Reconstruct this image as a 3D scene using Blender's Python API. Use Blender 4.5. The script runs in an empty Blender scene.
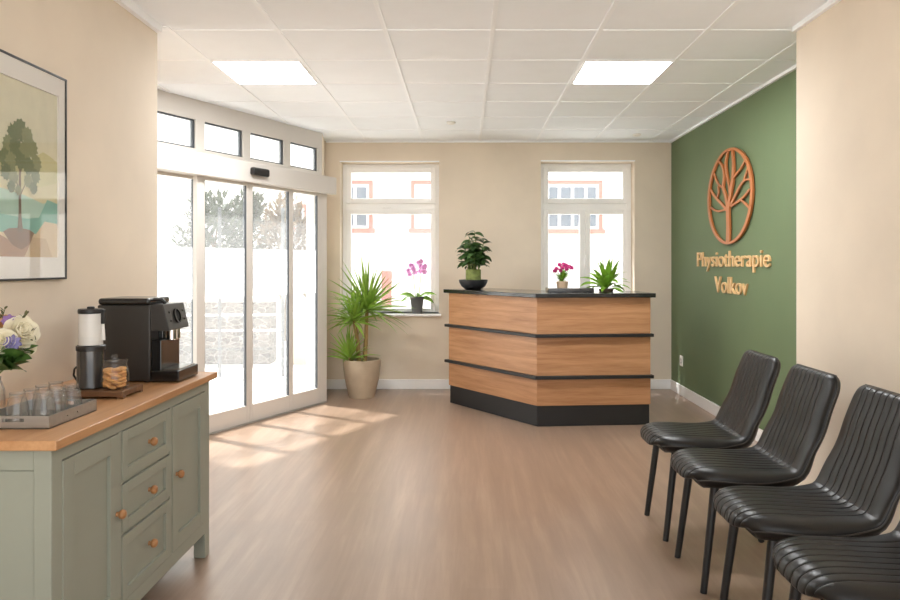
import bpy, math, random
from mathutils import Vector, Matrix, noise as mnoise

random.seed(7)
C = bpy.context.scene.collection
SC = bpy.context.scene
PI = math.pi

# ------------------------------------------------------------------ camera, sky, sun, exposure
F_PX, CX, CY, EYE = 712.0, 465.0, 265.0, 1.40
cam_data = bpy.data.cameras.new('camera')
cam_data.sensor_width = 36.0
cam_data.lens = 36.0 * F_PX / 900.0
cam_data.shift_x = (450 - CX) / 900.0
cam_data.shift_y = -(300 - CY) / 900.0
cam_data.clip_start = 0.05
cam_data.clip_end = 300
cam = bpy.data.objects.new('camera', cam_data)
cam.location = (0, 0, EYE)
cam.rotation_euler = (PI / 2, 0, 0)
C.objects.link(cam)
SC.camera = cam

SUN_EL = math.radians(61)
SUN_DIR = Vector((0.853 * math.cos(SUN_EL), -0.522 * math.cos(SUN_EL), -math.sin(SUN_EL)))
world = bpy.data.worlds.new('sky')
SC.world = world
world.use_nodes = True
wn = world.node_tree
for n in list(wn.nodes):
    wn.nodes.remove(n)
w_out = wn.nodes.new('ShaderNodeOutputWorld')
w_bg = wn.nodes.new('ShaderNodeBackground')
w_bg.inputs['Color'].default_value = (0.93, 0.97, 1.0, 1)
w_bg.inputs['Strength'].default_value = 1.5
wn.links.new(w_bg.outputs[0], w_out.inputs[0])

sun_data = bpy.data.lights.new('sun', 'SUN')
sun_data.energy = 7.4
sun_data.angle = math.radians(3.0)
sun_data.color = (1.0, 0.98, 0.96)
sun = bpy.data.objects.new('sun', sun_data)
sun.rotation_euler = SUN_DIR.to_track_quat('-Z', 'Y').to_euler()
sun.location = (-8, 10, 14)
C.objects.link(sun)

PANEL_STRENGTH = 29.0
SC.view_settings.view_transform = 'Standard'
SC.view_settings.look = 'None'
SC.view_settings.gamma = 1.0
SC.view_settings.use_curve_mapping = False
SC.view_settings.exposure = 0.68
SC.cycles.max_bounces = 10
SC.cycles.diffuse_bounces = 5
SC.cycles.transparent_max_bounces = 24
SC.cycles.sample_clamp_indirect = 6.0
SC.cycles.use_denoising = True
SC.cycles.caustics_reflective = False
SC.cycles.caustics_refractive = False


# ------------------------------------------------------------------ materials
def lin(c):
    return tuple(((v / 255) / 12.92 if v / 255 <= 0.04045 else ((v / 255 + 0.055) / 1.055) ** 2.4) for v in c) + (1,)


class NT:
    def __init__(self, name):
        self.m = bpy.data.materials.new(name)
        self.m.use_nodes = True
        self.t = self.m.node_tree
        for n in list(self.t.nodes):
            self.t.nodes.remove(n)
        self.out = self.t.nodes.new('ShaderNodeOutputMaterial')

    def n(self, kind, **kw):
        nd = self.t.nodes.new(kind)
        for k, v in kw.items():
            if k.startswith('i_'):
                nd.inputs[k[2:].replace('_', ' ')].default_value = v
            else:
                setattr(nd, k, v)
        return nd

    def l(self, a, b):
        self.t.links.new(a, b)


def mat(name, rgb, rough=0.5, metal=0.0, var=0.06, scale=8.0, bump=0.0, bump_scale=60.0, spec=0.5,
        coat=0.0, stretch=(1, 1, 1), trans=0.0):
    """principled surface whose colour drifts softly with a noise"""
    k = NT(name)
    p = k.n('ShaderNodeBsdfPrincipled')
    p.inputs['Roughness'].default_value = rough
    p.inputs['Metallic'].default_value = metal
    p.inputs['Specular IOR Level'].default_value = spec
    p.inputs['Coat Weight'].default_value = coat
    p.inputs['Coat Roughness'].default_value = 0.15
    tc = k.n('ShaderNodeTexCoord')
    mp = k.n('ShaderNodeMapping')
    mp.inputs['Scale'].default_value = stretch
    k.l(tc.outputs['Object'], mp.inputs[0])
    c = lin(rgb)
    nz = k.n('ShaderNodeTexNoise')
    nz.inputs['Scale'].default_value = scale
    nz.inputs['Detail'].default_value = 4
    k.l(mp.outputs[0], nz.inputs['Vector'])
    rp = k.n('ShaderNodeValToRGB')
    rp.color_ramp.elements[0].position = 0.3
    rp.color_ramp.elements[1].position = 0.7
    rp.color_ramp.elements[0].color = tuple(max(0, v * (1 - var)) for v in c[:3]) + (1,)
    rp.color_ramp.elements[1].color = tuple(min(1, v * (1 + var)) for v in c[:3]) + (1,)
    k.l(nz.outputs['Fac'], rp.inputs[0])
    k.l(rp.outputs[0], p.inputs['Base Color'])
    if bump > 0:
        nb = k.n('ShaderNodeTexNoise')
        nb.inputs['Scale'].default_value = bump_scale
        nb.inputs['Detail'].default_value = 5
        k.l(mp.outputs[0], nb.inputs['Vector'])
        b = k.n('ShaderNodeBump')
        b.inputs['Strength'].default_value = bump
        b.inputs['Distance'].default_value = 0.01
        k.l(nb.outputs['Fac'], b.inputs['Height'])
        k.l(b.outputs[0], p.inputs['Normal'])
    if trans > 0:
        tr = k.n('ShaderNodeBsdfTranslucent')
        k.l(rp.outputs[0], tr.inputs['Color'])
        mx = k.n('ShaderNodeMixShader')
        mx.inputs[0].default_value = trans
        k.l(p.outputs[0], mx.inputs[1])
        k.l(tr.outputs[0], mx.inputs[2])
        k.l(mx.outputs[0], k.out.inputs[0])
    else:
        k.l(p.outputs[0], k.out.inputs[0])
    return k.m


def wood(name, light, dark, axis='X', rough=0.4, scale=1.0, coat=0.0):
    """grain runs along the given object axis"""
    k = NT(name)
    p = k.n('ShaderNodeBsdfPrincipled')
    p.inputs['Roughness'].default_value = rough
    p.inputs['Coat Weight'].default_value = coat
    tc = k.n('ShaderNodeTexCoord')
    mp = k.n('ShaderNodeMapping')
    s = {'X': (0.9, 14, 14), 'Y': (14, 0.9, 14), 'Z': (14, 14, 0.9)}[axis]
    mp.inputs['Scale'].default_value = tuple(v * scale for v in s)
    k.l(tc.outputs['Object'], mp.inputs[0])
    n1 = k.n('ShaderNodeTexNoise')
    n1.inputs['Scale'].default_value = 1.6
    n1.inputs['Detail'].default_value = 6
    n1.inputs['Distortion'].default_value = 0.6
    k.l(mp.outputs[0], n1.inputs['Vector'])
    n2 = k.n('ShaderNodeTexNoise')
    n2.inputs['Scale'].default_value = 9
    n2.inputs['Detail'].default_value = 3
    k.l(mp.outputs[0], n2.inputs['Vector'])
    ad = k.n('ShaderNodeMath', operation='MULTIPLY_ADD')
    ad.inputs[1].default_value = 0.35
    k.l(n2.outputs['Fac'], ad.inputs[0])
    k.l(n1.outputs['Fac'], ad.inputs[2])
    rp = k.n('ShaderNodeValToRGB')
    rp.color_ramp.elements[0].position = 0.42
    rp.color_ramp.elements[1].position = 0.92
    rp.color_ramp.elements[0].color = lin(dark)
    rp.color_ramp.elements[1].color = lin(light)
    k.l(ad.outputs[0], rp.inputs[0])
    k.l(rp.outputs[0], p.inputs['Base Color'])
    b = k.n('ShaderNodeBump')
    b.inputs['Strength'].default_value = 0.06
    b.inputs['Distance'].default_value = 0.004
    k.l(n2.outputs['Fac'], b.inputs['Height'])
    k.l(b.outputs[0], p.inputs['Normal'])
    k.l(p.outputs[0], k.out.inputs[0])
    return k.m


def plank_floor():
    k = NT('vinyl_planks')
    p = k.n('ShaderNodeBsdfPrincipled')
    p.inputs['Coat Weight'].default_value = 0.45
    p.inputs['Coat Roughness'].default_value = 0.34
    tc = k.n('ShaderNodeTexCoord')
    sw = k.n('ShaderNodeMapping')
    sw.inputs['Rotation'].default_value = (0, 0, PI / 2)
    k.l(tc.outputs['Object'], sw.inputs[0])
    br = k.n('ShaderNodeTexBrick')
    br.inputs['Scale'].default_value = 1.0
    br.inputs['Brick Width'].default_value = 1.30
    br.inputs['Row Height'].default_value = 0.185
    br.inputs['Mortar Size'].default_value = 0.0012
    br.inputs['Mortar Smooth'].default_value = 0.3
    br.inputs['Bias'].default_value = 0.0
    br.offset = 0.37
    br.inputs['Color1'].default_value = (0.30, 0.30, 0.30, 1)
    br.inputs['Color2'].default_value = (0.62, 0.62, 0.62, 1)
    br.inputs['Mortar'].default_value = (0.12, 0.12, 0.12, 1)
    k.l(sw.outputs[0], br.inputs['Vector'])
    mp = k.n('ShaderNodeMapping')
    mp.inputs['Scale'].default_value = (7, 0.45, 1)
    k.l(tc.outputs['Object'], mp.inputs[0])
    n1 = k.n('ShaderNodeTexNoise')
    n1.inputs['Scale'].default_value = 1.7
    n1.inputs['Detail'].default_value = 8
    n1.inputs['Roughness'].default_value = 0.65
    n1.inputs['Distortion'].default_value = 0.3
    k.l(mp.outputs[0], n1.inputs['Vector'])
    n2 = k.n('ShaderNodeTexNoise')
    n2.inputs['Scale'].default_value = 2.2
    n2.inputs['Detail'].default_value = 3
    k.l(tc.outputs['Object'], n2.inputs['Vector'])
    a1 = k.n('ShaderNodeMath', operation='MULTIPLY_ADD')
    a1.inputs[1].default_value = 0.16
    k.l(br.outputs['Color'], a1.inputs[0])
    k.l(n1.outputs['Fac'], a1.inputs[2])
    a2 = k.n('ShaderNodeMath', operation='MULTIPLY_ADD')
    a2.inputs[1].default_value = 0.3
    k.l(n2.outputs['Fac'], a2.inputs[0])
    k.l(a1.outputs[0], a2.inputs[2])
    rp = k.n('ShaderNodeValToRGB')
    e = rp.color_ramp.elements
    e[0].position, e[0].color = 0.36, lin((124, 101, 83))
    e[1].position, e[1].color = 1.05, lin((166, 141, 121))
    m = e.new(0.72)
    m.color = lin((145, 120, 101))
    k.l(a2.outputs[0], rp.inputs[0])
    k.l(rp.outputs[0], p.inputs['Base Color'])
    rr = k.n('ShaderNodeMapRange')
    rr.inputs['To Min'].default_value = 0.26
    rr.inputs['To Max'].default_value = 0.40
    k.l(n2.outputs['Fac'], rr.inputs['Value'])
    k.l(rr.outputs[0], p.inputs['Roughness'])
    b = k.n('ShaderNodeBump')
    b.inputs['Strength'].default_value = 0.05
    b.inputs['Distance'].default_value = 0.003
    k.l(a1.outputs[0], b.inputs['Height'])
    k.l(b.outputs[0], p.inputs['Normal'])
    k.l(p.outputs[0], k.out.inputs[0])
    return k.m


def glass(name, tint=(1, 1, 1), veil=0.0, ior=1.5, rough=0.0, edge=0.0):
    """clear pane: transparent, mirrors by angle, with a white veil mixed in for glare, or as frosting"""
    k = NT(name)
    tr = k.n('ShaderNodeBsdfTransparent')
    tr.inputs['Color'].default_value = tint + (1,)
    base = tr.outputs[0]
    if veil > 0:
        tl = k.n('ShaderNodeBsdfTranslucent')
        tl.inputs['Color'].default_value = (0.95, 0.95, 0.95, 1)
        mv = k.n('ShaderNodeMixShader')
        mv.inputs[0].default_value = veil  # whitish haze put into the glass as glare; frosting on the film
        k.l(base, mv.inputs[1])
        k.l(tl.outputs[0], mv.inputs[2])
        base = mv.outputs[0]
    if edge > 0:
        lw = k.n('ShaderNodeLayerWeight')
        lw.inputs['Blend'].default_value = 0.35
        t2 = k.n('ShaderNodeBsdfTransparent')
        t2.inputs['Color'].default_value = (1 - edge, 1 - edge, 1 - edge * 0.95, 1)
        me = k.n('ShaderNodeMixShader')
        pw = k.n('ShaderNodeMath', operation='POWER')
        pw.inputs[1].default_value = 4.0
        lw.inputs['Blend'].default_value = 0.5
        k.l(lw.outputs['Facing'], pw.inputs[0])
        k.l(pw.outputs[0], me.inputs[0])
        k.l(base, me.inputs[1])
        k.l(t2.outputs[0], me.inputs[2])
        base = me.outputs[0]
    gl = k.n('ShaderNodeBsdfGlossy')
    gl.inputs['Roughness'].default_value = rough
    fr = k.n('ShaderNodeFresnel')
    geo = k.n('ShaderNodeNewGeometry')
    im = k.n('ShaderNodeMapRange')              # same index seen from either face of the pane
    im.inputs['To Min'].default_value = ior
    im.inputs['To Max'].default_value = 1.0 / ior
    k.l(geo.outputs['Backfacing'], im.inputs['Value'])
    k.l(im.outputs[0], fr.inputs['IOR'])
    mx = k.n('ShaderNodeMixShader')
    k.l(fr.outputs[0], mx.inputs[0])
    k.l(base, mx.inputs[1])
    k.l(gl.outputs[0], mx.inputs[2])
    k.l(mx.outputs[0], k.out.inputs[0])
    return k.m


def emission(name, rgb, strength):
    k = NT(name)
    e = k.n('ShaderNodeEmission')
    e.inputs['Color'].default_value = rgb + (1,)
    e.inputs['Strength'].default_value = strength
    k.l(e.outputs[0], k.out.inputs[0])
    return k.m


def stone_mat():
    k = NT('rubble_stone')
    SS = 8.5
    p = k.n('ShaderNodeBsdfPrincipled')
    p.inputs['Roughness'].default_value = 0.9
    tc = k.n('ShaderNodeTexCoord')
    mp = k.n('ShaderNodeMapping')
    mp.inputs['Scale'].default_value = (1.0, 1.0, 1.7)
    k.l(tc.outputs['Object'], mp.inputs[0])
    v = k.n('ShaderNodeTexVoronoi')
    v.inputs['Scale'].default_value = SS
    k.l(mp.outputs[0], v.inputs['Vector'])
    v2 = k.n('ShaderNodeTexVoronoi', feature='DISTANCE_TO_EDGE')
    v2.inputs['Scale'].default_value = SS
    k.l(mp.outputs[0], v2.inputs['Vector'])
    sp = k.n('ShaderNodeSeparateColor')
    k.l(v.outputs['Color'], sp.inputs[0])
    rp = k.n('ShaderNodeValToRGB')
    rp.color_ramp.elements[0].color = lin((58, 54, 50))
    rp.color_ramp.elements[1].color = lin((100, 95, 90))
    k.l(sp.outputs[0], rp.inputs[0])
    r2 = k.n('ShaderNodeValToRGB')
    r2.color_ramp.elements[0].position = 0.02
    r2.color_ramp.elements[1].position = 0.07
    k.l(v2.outputs['Distance'], r2.inputs[0])
    mx = k.n('ShaderNodeMix', data_type='RGBA')
    k.l(r2.outputs[0], mx.inputs['Factor'])
    mx.inputs['A'].default_value = lin((142, 137, 131))
    k.l(rp.outputs[0], mx.inputs['B'])
    k.l(mx.outputs['Result'], p.inputs['Base Color'])
    b = k.n('ShaderNodeBump')
    b.inputs['Strength'].default_value = 0.6
    b.inputs['Distance'].default_value = 0.05
    k.l(r2.outputs[0], b.inputs['Height'])
    k.l(b.outputs[0], p.inputs['Normal'])
    k.l(p.outputs[0], k.out.inputs[0])
    return k.m


M = {}
M['plaster'] = mat('beige_plaster', (226, 212, 193), 0.85, var=0.045, scale=2.4, bump=0.05, bump_scale=70)
M['green'] = mat('green_paint', (102, 118, 84), 0.7, var=0.04, scale=2.0, bump=0.04, bump_scale=90)
M['ceiling'] = mat('ceiling_tile', (246, 249, 253), 0.9, var=0.015, scale=5)
M['grid'] = mat('ceiling_grid', (249, 251, 254), 0.5, var=0.0)
M['floor'] = plank_floor()
M['white'] = mat('white_lacquer', (249, 248, 246), 0.4, var=0.01)
M['frame'] = mat('door_aluminium', (206, 200, 193), 0.38, var=0.02, scale=3)
M['gasket'] = mat('dark_gasket', (70, 74, 78), 0.6, var=0.05)
M['glass_door'] = glass('door_glass', (0.97, 0.985, 0.98), veil=0.08)
M['glass_win'] = glass('window_glass', (0.98, 0.99, 0.99), veil=0.05)
M['frosted'] = glass('frosted_film', (0.98, 0.98, 0.98), veil=0.20)
M['black'] = mat('black_plastic', (28, 27, 27), 0.4, var=0.05)
M['paving'] = mat('pale_paving', (236, 232, 226), 0.9, var=0.05, scale=1.5)
M['stone'] = stone_mat()
M['render'] = mat('white_render', (240, 236, 230), 0.9, var=0.03, scale=1.0)
M['pink'] = mat('pink_sandstone', (178, 108, 93), 0.85, var=0.06)
M['farglass'] = mat('facade_glass', (92, 102, 114), 0.15, var=0.1, scale=1.5)
M['bark'] = mat('bark', (112, 92, 70), 0.9, var=0.2, scale=20)
M['bush_a'] = mat('bush_leaf_green', (60, 70, 50), 0.6, var=0.3, scale=3, trans=0.3)
M['bush_b'] = mat('bush_leaf_straw', (112, 92, 66), 0.6, var=0.3, scale=3, trans=0.3)
M['dusk'] = wood('desk_oak', (192, 144, 103), (154, 106, 68), 'X', 0.42)
M['deskblack'] = mat('black_laminate', (30, 30, 31), 0.16, var=0.06, coat=0.3)
M['plinth'] = mat('plinth_black', (26, 25, 25), 0.45, var=0.08)
M['sage'] = mat('sage_paint', (146, 149, 136), 0.45, var=0.025, scale=5, bump=0.02)
M['oak'] = wood('worktop_oak', (196, 150, 106), (168, 120, 78), 'Y', 0.4)
M['knob'] = wood('knob_oak', (176, 126, 78), (146, 98, 58), 'X', 0.4, 3)
M['board'] = wood('board_walnut', (122, 86, 56), (84, 56, 36), 'X', 0.5)
M['machine'] = mat('machine_black', (48, 45, 42), 0.38, var=0.06, scale=12)
M['machine2'] = mat('machine_gloss_black', (26, 25, 25), 0.22, var=0.05, coat=0.3)
M['chrome'] = mat('chrome', (200, 196, 190), 0.18, 1.0, var=0.02)
M['steel'] = mat('brushed_steel', (168, 164, 158), 0.42, 0.7, var=0.06, scale=6, stretch=(1, 12, 12))
M['canister'] = mat('milky_canister', (244, 242, 238), 0.25, var=0.02, trans=0.3)
M['grinder'] = mat('smoky_plastic', (52, 49, 47), 0.2, var=0.1, coat=0.4)
M['glassware'] = glass('glassware', (0.985, 0.985, 0.98), veil=0.05, ior=1.52, edge=0.6)
M['jarglass'] = glass('jar_glass', (0.985, 0.985, 0.98), veil=0.03, ior=1.52, edge=0.62)
M['cookie'] = mat('cookie', (206, 154, 96), 0.85, var=0.2, scale=40, bump=0.4, bump_scale=90)
M['leather'] = mat('black_leather', (19, 18, 17), 0.36, var=0.08, scale=14, bump=0.03, bump_scale=220, spec=0.36)
M['piping'] = mat('dark_piping', (58, 54, 50), 0.42, var=0.05)
M['legblack'] = mat('black_metal', (24, 23, 23), 0.38, var=0.05)
M['copper'] = mat('copper_wood', (184, 112, 62), 0.45, var=0.06, scale=10)
M['letter'] = mat('light_wood_letter', (226, 186, 132), 0.5, var=0.06, scale=10)
M['pictureframe'] = mat('picture_frame_black', (30, 28, 27), 0.4, var=0.05)
M['mat_board'] = mat('mat_board', (236, 231, 224), 0.9, var=0.01)
M['pot'] = mat('beige_ceramic', (174, 157, 134), 0.6, var=0.12, scale=5, bump=0.1, bump_scale=30)
M['greypot'] = mat('grey_pot', (98, 98, 100), 0.55, var=0.05)
M['tanpot'] = mat('tan_pot', (186, 160, 132), 0.6, var=0.06)
M['brownpot'] = mat('brown_dish', (104, 82, 72), 0.5, var=0.06)
M['bowl'] = mat('black_bowl', (40, 40, 42), 0.45, var=0.06)
M['moss'] = mat('moss_green_pot', (122, 132, 72), 0.8, var=0.25, scale=30, bump=0.3, bump_scale=60)
M['soil'] = mat('soil', (62, 46, 34), 0.95, var=0.3, scale=50, bump=0.5)
M['cane'] = mat('cane', (150, 124, 78), 0.8, var=0.2, scale=25)
M['yucca'] = mat('yucca_leaf', (142, 176, 74), 0.4, var=0.35, scale=6, trans=0.3)
M['ficus'] = mat('dark_leaf', (66, 96, 50), 0.35, var=0.35, scale=12, trans=0.18)
M['nest'] = mat('fresh_leaf', (136, 182, 62), 0.35, var=0.35, scale=10, trans=0.4)
M['orchleaf'] = mat('orchid_leaf', (104, 140, 52), 0.35, var=0.2, scale=12, trans=0.2)
M['stem'] = mat('green_stem', (110, 128, 66), 0.5, var=0.1)
M['orchid'] = mat('orchid_pink', (248, 194, 236), 0.5, var=0.12, scale=40, trans=0.35)
M['magenta'] = mat('magenta_petal', (206, 62, 132), 0.5, var=0.15, scale=40, trans=0.3)
M['cream'] = mat('cream_petal', (250, 244, 224), 0.6, var=0.05, scale=20, trans=0.3)
M['creamgreen'] = mat('pale_green_petal', (216, 212, 150), 0.6, var=0.08, scale=20, trans=0.3)
M['peach'] = mat('peach_petal', (214, 170, 120), 0.6, var=0.1, scale=20, trans=0.3)
M['purple'] = mat('purple_petal', (150, 116, 172), 0.6, var=0.12, scale=25, trans=0.3)
M['lavender'] = mat('lavender_petal', (142, 134, 184), 0.6, var=0.12, scale=25, trans=0.3)
M['boqleaf'] = mat('bouquet_leaf', (70, 104, 46), 0.45, var=0.3, scale=20, trans=0.2)
M['twig'] = mat('twig', (92, 92, 58), 0.7, var=0.15, scale=30)
M['lamp'] = emission('light_diffuser', (0.97, 0.985, 1.0), PANEL_STRENGTH)
M['socket'] = mat('socket_white', (238, 236, 230), 0.35, var=0.0)
M['sensor'] = mat('sensor_black', (30, 28, 27), 0.3, var=0.03)
M['picglass'] = glass('picture_glass', (1, 1, 1), veil=0.0, ior=1.35)


# ------------------------------------------------------------------ mesh helpers
class MB:
    def __init__(self):
        self.v, self.f, self.mi, self.sm = [], [], [], []

    def add(self, verts, faces, mi=0, smooth=False):
        b = len(self.v)
        self.v += [tuple(v) for v in verts]
        for f in faces:
            self.f.append([b + i for i in f])
            self.mi.append(mi)
            self.sm.append(smooth)
        return self

    def box(self, x0, x1, y0, y1, z0, z1, mi=0):
        v = [(x, y, z) for z in (z0, z1) for y in (y0, y1) for x in (x0, x1)]
        return self.add(v, [(0, 2, 3, 1), (4, 5, 7, 6), (0, 1, 5, 4), (2, 6, 7, 3), (0, 4, 6, 2), (1, 3, 7, 5)], mi)

    def prism(self, poly, z0, z1, mi=0):
        n = len(poly)
        area = sum(poly[i][0] * poly[(i + 1) % n][1] - poly[(i + 1) % n][0] * poly[i][1] for i in range(n))
        if area < 0:
            poly = poly[::-1]
        v = [(x, y, z0) for x, y in poly] + [(x, y, z1) for x, y in poly]
        fs = [tuple(range(n))[::-1], tuple(range(n, 2 * n))]
        fs += [(i, (i + 1) % n, n + (i + 1) % n, n + i) for i in range(n)]
        return self.add(v, fs, mi)

    def lathe(self, cx, cy, prof, n=32, mi=0, smooth=True, cap0=True, cap1=True):
        v, f = [], []
        for r, z in prof:
            for i in range(n):
                a = 2 * PI * i / n
                v.append((cx + r * math.cos(a), cy + r * math.sin(a), z))
        for j in range(len(prof) - 1):
            for i in range(n):
                k = (i + 1) % n
                f.append((j * n + i, j * n + k, (j + 1) * n + k, (j + 1) * n + i))
        if cap0 and prof[0][0] > 1e-5:
            f.append(tuple(range(n))[::-1])
        if cap1 and prof[-1][0] > 1e-5:
            o = (len(prof) - 1) * n
            f.append(tuple(range(o, o + n)))
        return self.add(v, f, mi, smooth)

    def tube(self, pts, rad, n=10, mi=0, caps=True, smooth=True):
        pts = [Vector(p) for p in pts]
        if not isinstance(rad, (list, tuple)):
            rad = [rad] * len(pts)
        v, f = [], []
        ref = None
        for i, p in enumerate(pts):
            t = (pts[min(i + 1, len(pts) - 1)] - pts[max(i - 1, 0)]).normalized()
            if ref is None:
                ref = Vector((0, 0, 1)) if abs(t.z) < 0.9 else Vector((1, 0, 0))
            a = t.cross(ref)
            if a.length < 1e-6:
                a = t.orthogonal()
            a.normalize()
            b = a.cross(t).normalized()
            ref = b
            for k in range(n):
                an = 2 * PI * k / n
                v.append(p + a * (rad[i] * math.cos(an)) + b * (rad[i] * math.sin(an)))
        for j in range(len(pts) - 1):
            for i in range(n):
                k = (i + 1) % n
                f.append((j * n + i, (j + 1) * n + i, (j + 1) * n + k, j * n + k))
        if caps:
            f.append(tuple(range(n)))
            o = (len(pts) - 1) * n
            f.append(tuple(range(o, o + n))[::-1])
        return self.add(v, f, mi, smooth)

    def ball(self, c, r, n=12, m=8, mi=0, sc=(1, 1, 1)):
        v, f = [], []
        for j in range(m + 1):
            th = PI * j / m
            for i in range(n):
                a = 2 * PI * i / n
                v.append((c[0] + r * sc[0] * math.sin(th) * math.cos(a), c[1] + r * sc[1] * math.sin(th) * math.sin(a),
                          c[2] + r * sc[2] * math.cos(th)))
        for j in range(m):
            for i in range(n):
                k = (i + 1) % n
                f.append((j * n + i, (j + 1) * n + i, (j + 1) * n + k, j * n + k))
        return self.add(v, f, mi, True)

    def leaf(self, base, d, length, width, droop=0.6, seg=6, fold=0.15, twist=0.0, mi=0, shape=0.5, roll=0.0):
        """a tapering blade that leaves base along d and bends down"""
        base, d = Vector(base), Vector(d).normalized()
        side = d.cross(Vector((0, 0, 1)))
        if side.length < 0.05:
            side = Vector((math.cos(twist * 7 + base.x * 50), math.sin(twist * 7 + base.x * 50), 0))
        side.normalize()
        if roll:
            side = Matrix.Rotation(roll, 3, d) @ side
        p, cur = base.copy(), d.copy()
        v, f = [], []
        for i in range(seg + 1):
            t = i / seg
            up = side.cross(cur).normalized()
            if shape == 'oval':
                w = width * 0.5 * max(0.02, math.sin(PI * min(1, t * 0.94 + 0.05)) ** 0.8)
            else:
                w = width * 0.5 * min(1, (t + 0.12) / shape * 0.9 + 0.1) * (1 - max(0, (t - shape) / (1 - shape)) ** 1.6) + 0.0004
            v += [p - side * w + up * w * fold, p, p + side * w + up * w * fold]
            step = length / seg
            p = p + cur * step
            cur = (cur + Vector((0, 0, -1)) * droop * step / length * (0.5 + t)).normalized()
        for i in range(seg):
            a = i * 3
            f += [(a, a + 1, a + 4, a + 3), (a + 1, a + 2, a + 5, a + 4)]
        return self.add(v, f, mi, True)

    def petal(self, c, axis, ang, r, width, open_=0.6, mi=0, n=4):
        """cupped petal about an axis"""
        axis = Vector(axis).normalized()
        e1 = axis.orthogonal().normalized()
        e2 = axis.cross(e1)
        out = e1 * math.cos(ang) + e2 * math.sin(ang)
        tan = axis.cross(out)
        c = Vector(c)
        v, f = [], []
        for i in range(n + 1):
            t = i / n
            a = open_ * t * 1.2
            pos = c + out * (r * math.sin(min(a + 0.35 * t, 2.2)) * t ** 0.4) + axis * (r * (t * math.cos(a) * 0.9))
            w = width * math.sin(PI * (0.15 + 0.72 * t)) * 0.5
            for s in (-1, -0.5, 0, 0.5, 1):
                v.append(pos + tan * (w * s) - out * (w * 0.45 * s * s))
        for i in range(n):
            for s in range(4):
                a = i * 5 + s
                f.append((a, a + 1, a + 6, a + 5))
        return self.add(v, f, mi, True)


def wloc(o):
    p = Vector((0, 0, 0))
    while o is not None:
        p = p + Vector(o.location)
        o = o.parent
    return p


def obj(name, mb, m, parent=None, origin=(0, 0, 0), bevel=0.0, seg=2, smooth=False, angle=40):
    """link a builder (world coordinates) as ONE mesh object, local to its parent or origin"""
    me = bpy.data.meshes.new(name)
    o = bpy.data.objects.new(name, me)
    if parent is not None:
        off = wloc(parent)
        o.parent = parent
    else:
        off = Vector(origin)
        o.location = off
    me.from_pydata([tuple(Vector(v) - off) for v in mb.v], [], mb.f)
    ms = m if isinstance(m, (list, tuple)) else [m]
    for k in ms:
        me.materials.append(M[k])
    me.polygons.foreach_set('material_index', mb.mi)
    me.polygons.foreach_set('use_smooth', [bool(smooth or s) for s in mb.sm])
    me.update()
    if any(mb.sm) or smooth:
        try:
            me.set_sharp_from_angle(angle=math.radians(angle))
        except Exception:
            pass
    C.objects.link(o)
    if bevel > 0:
        b = o.modifiers.new('edge', 'BEVEL')
        b.width = bevel
        b.segments = seg
        b.limit_method = 'ANGLE'
        b.harden_normals = False
    return o


def tag(o, label, cat, group=None):
    o['label'] = label
    o['category'] = cat
    if group:
        o['group'] = group
    return o


def thing(name, label, cat, loc=(0, 0, 0), group=None):
    o = bpy.data.objects.new(name, None)
    C.objects.link(o)
    o.location = loc
    o.empty_display_size = 0.1
    return tag(o, label, cat, group)


def struct(name, mb, m, parent=None, bevel=0.0, **kw):
    o = obj(name, mb, m, parent, bevel=bevel, **kw)
    if parent is None:
        o['kind'] = 'structure'
    return o


def struct_root(name, loc):
    o = bpy.data.objects.new(name, None)
    C.objects.link(o)
    o.location = loc
    o['kind'] = 'structure'
    return o


def dup(root, loc, label=None, group=None):
    r = root.copy()
    C.objects.link(r)
    r.location = loc
    if label:
        r['label'] = label
    if group:
        r['group'] = group
    for ch in list(root.children):
        c = ch.copy()
        C.objects.link(c)
        c.parent = r
        for g in ch.children:
            d = g.copy()
            C.objects.link(d)
            d.parent = c
    return r


def at(px, py, Y):
    """room point seen at that pixel of the photograph at a depth (measuring aid)"""
    return Vector(((px - CX) * Y / F_PX, Y, EYE - (py - CY) * Y / F_PX))


# ------------------------------------------------------------------ the setting
XL, XR, XG = -1.80, 1.95, 2.33          # left wall, near right wall, green wall
YB, YN, ZC = 8.04, -0.55, 2.80           # window wall, open near end, ceiling
P0 = Vector((-1.43, 7.28, 0))           # right end of the sliding doors at floor level
U = Vector((-0.4411, -0.8975, 0))       # along the doors
OUT = Vector((-0.8975, 0.4411, 0))      # towards the street


def D(s, o, z=0.0):
    p = P0 + U * s + OUT * o
    return Vector((p.x, p.y, z))


def dbox(mb, s0, s1, o0, o1, z0, z1, mi=0):
    poly = [D(s0, o0), D(s1, o0), D(s1, o1), D(s0, o1)]
    return mb.prism([(p.x, p.y) for p in poly], z0, z1, mi)


e0 = D(-0.21, 0.27)
e1 = D(3.25, 0.27)
room = [(XG + 0.2, YN), (XG + 0.2, YB + 0.25), (-1.66, YB + 0.25), (-1.66, YB), (e0.x, e0.y), (e1.x, e1.y),
        (-3.2, 3.95), (-2.0, 3.95), (-2.0, YN)]
struct('floor', MB().prism(room, -0.05, 0.0), 'floor')
struct('ceiling', MB().prism(room, ZC, ZC + 0.15), 'ceiling')
struct('ground_outside', MB().box(-60, 60, -60, 60, -0.16, -0.055), 'paving')

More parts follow.
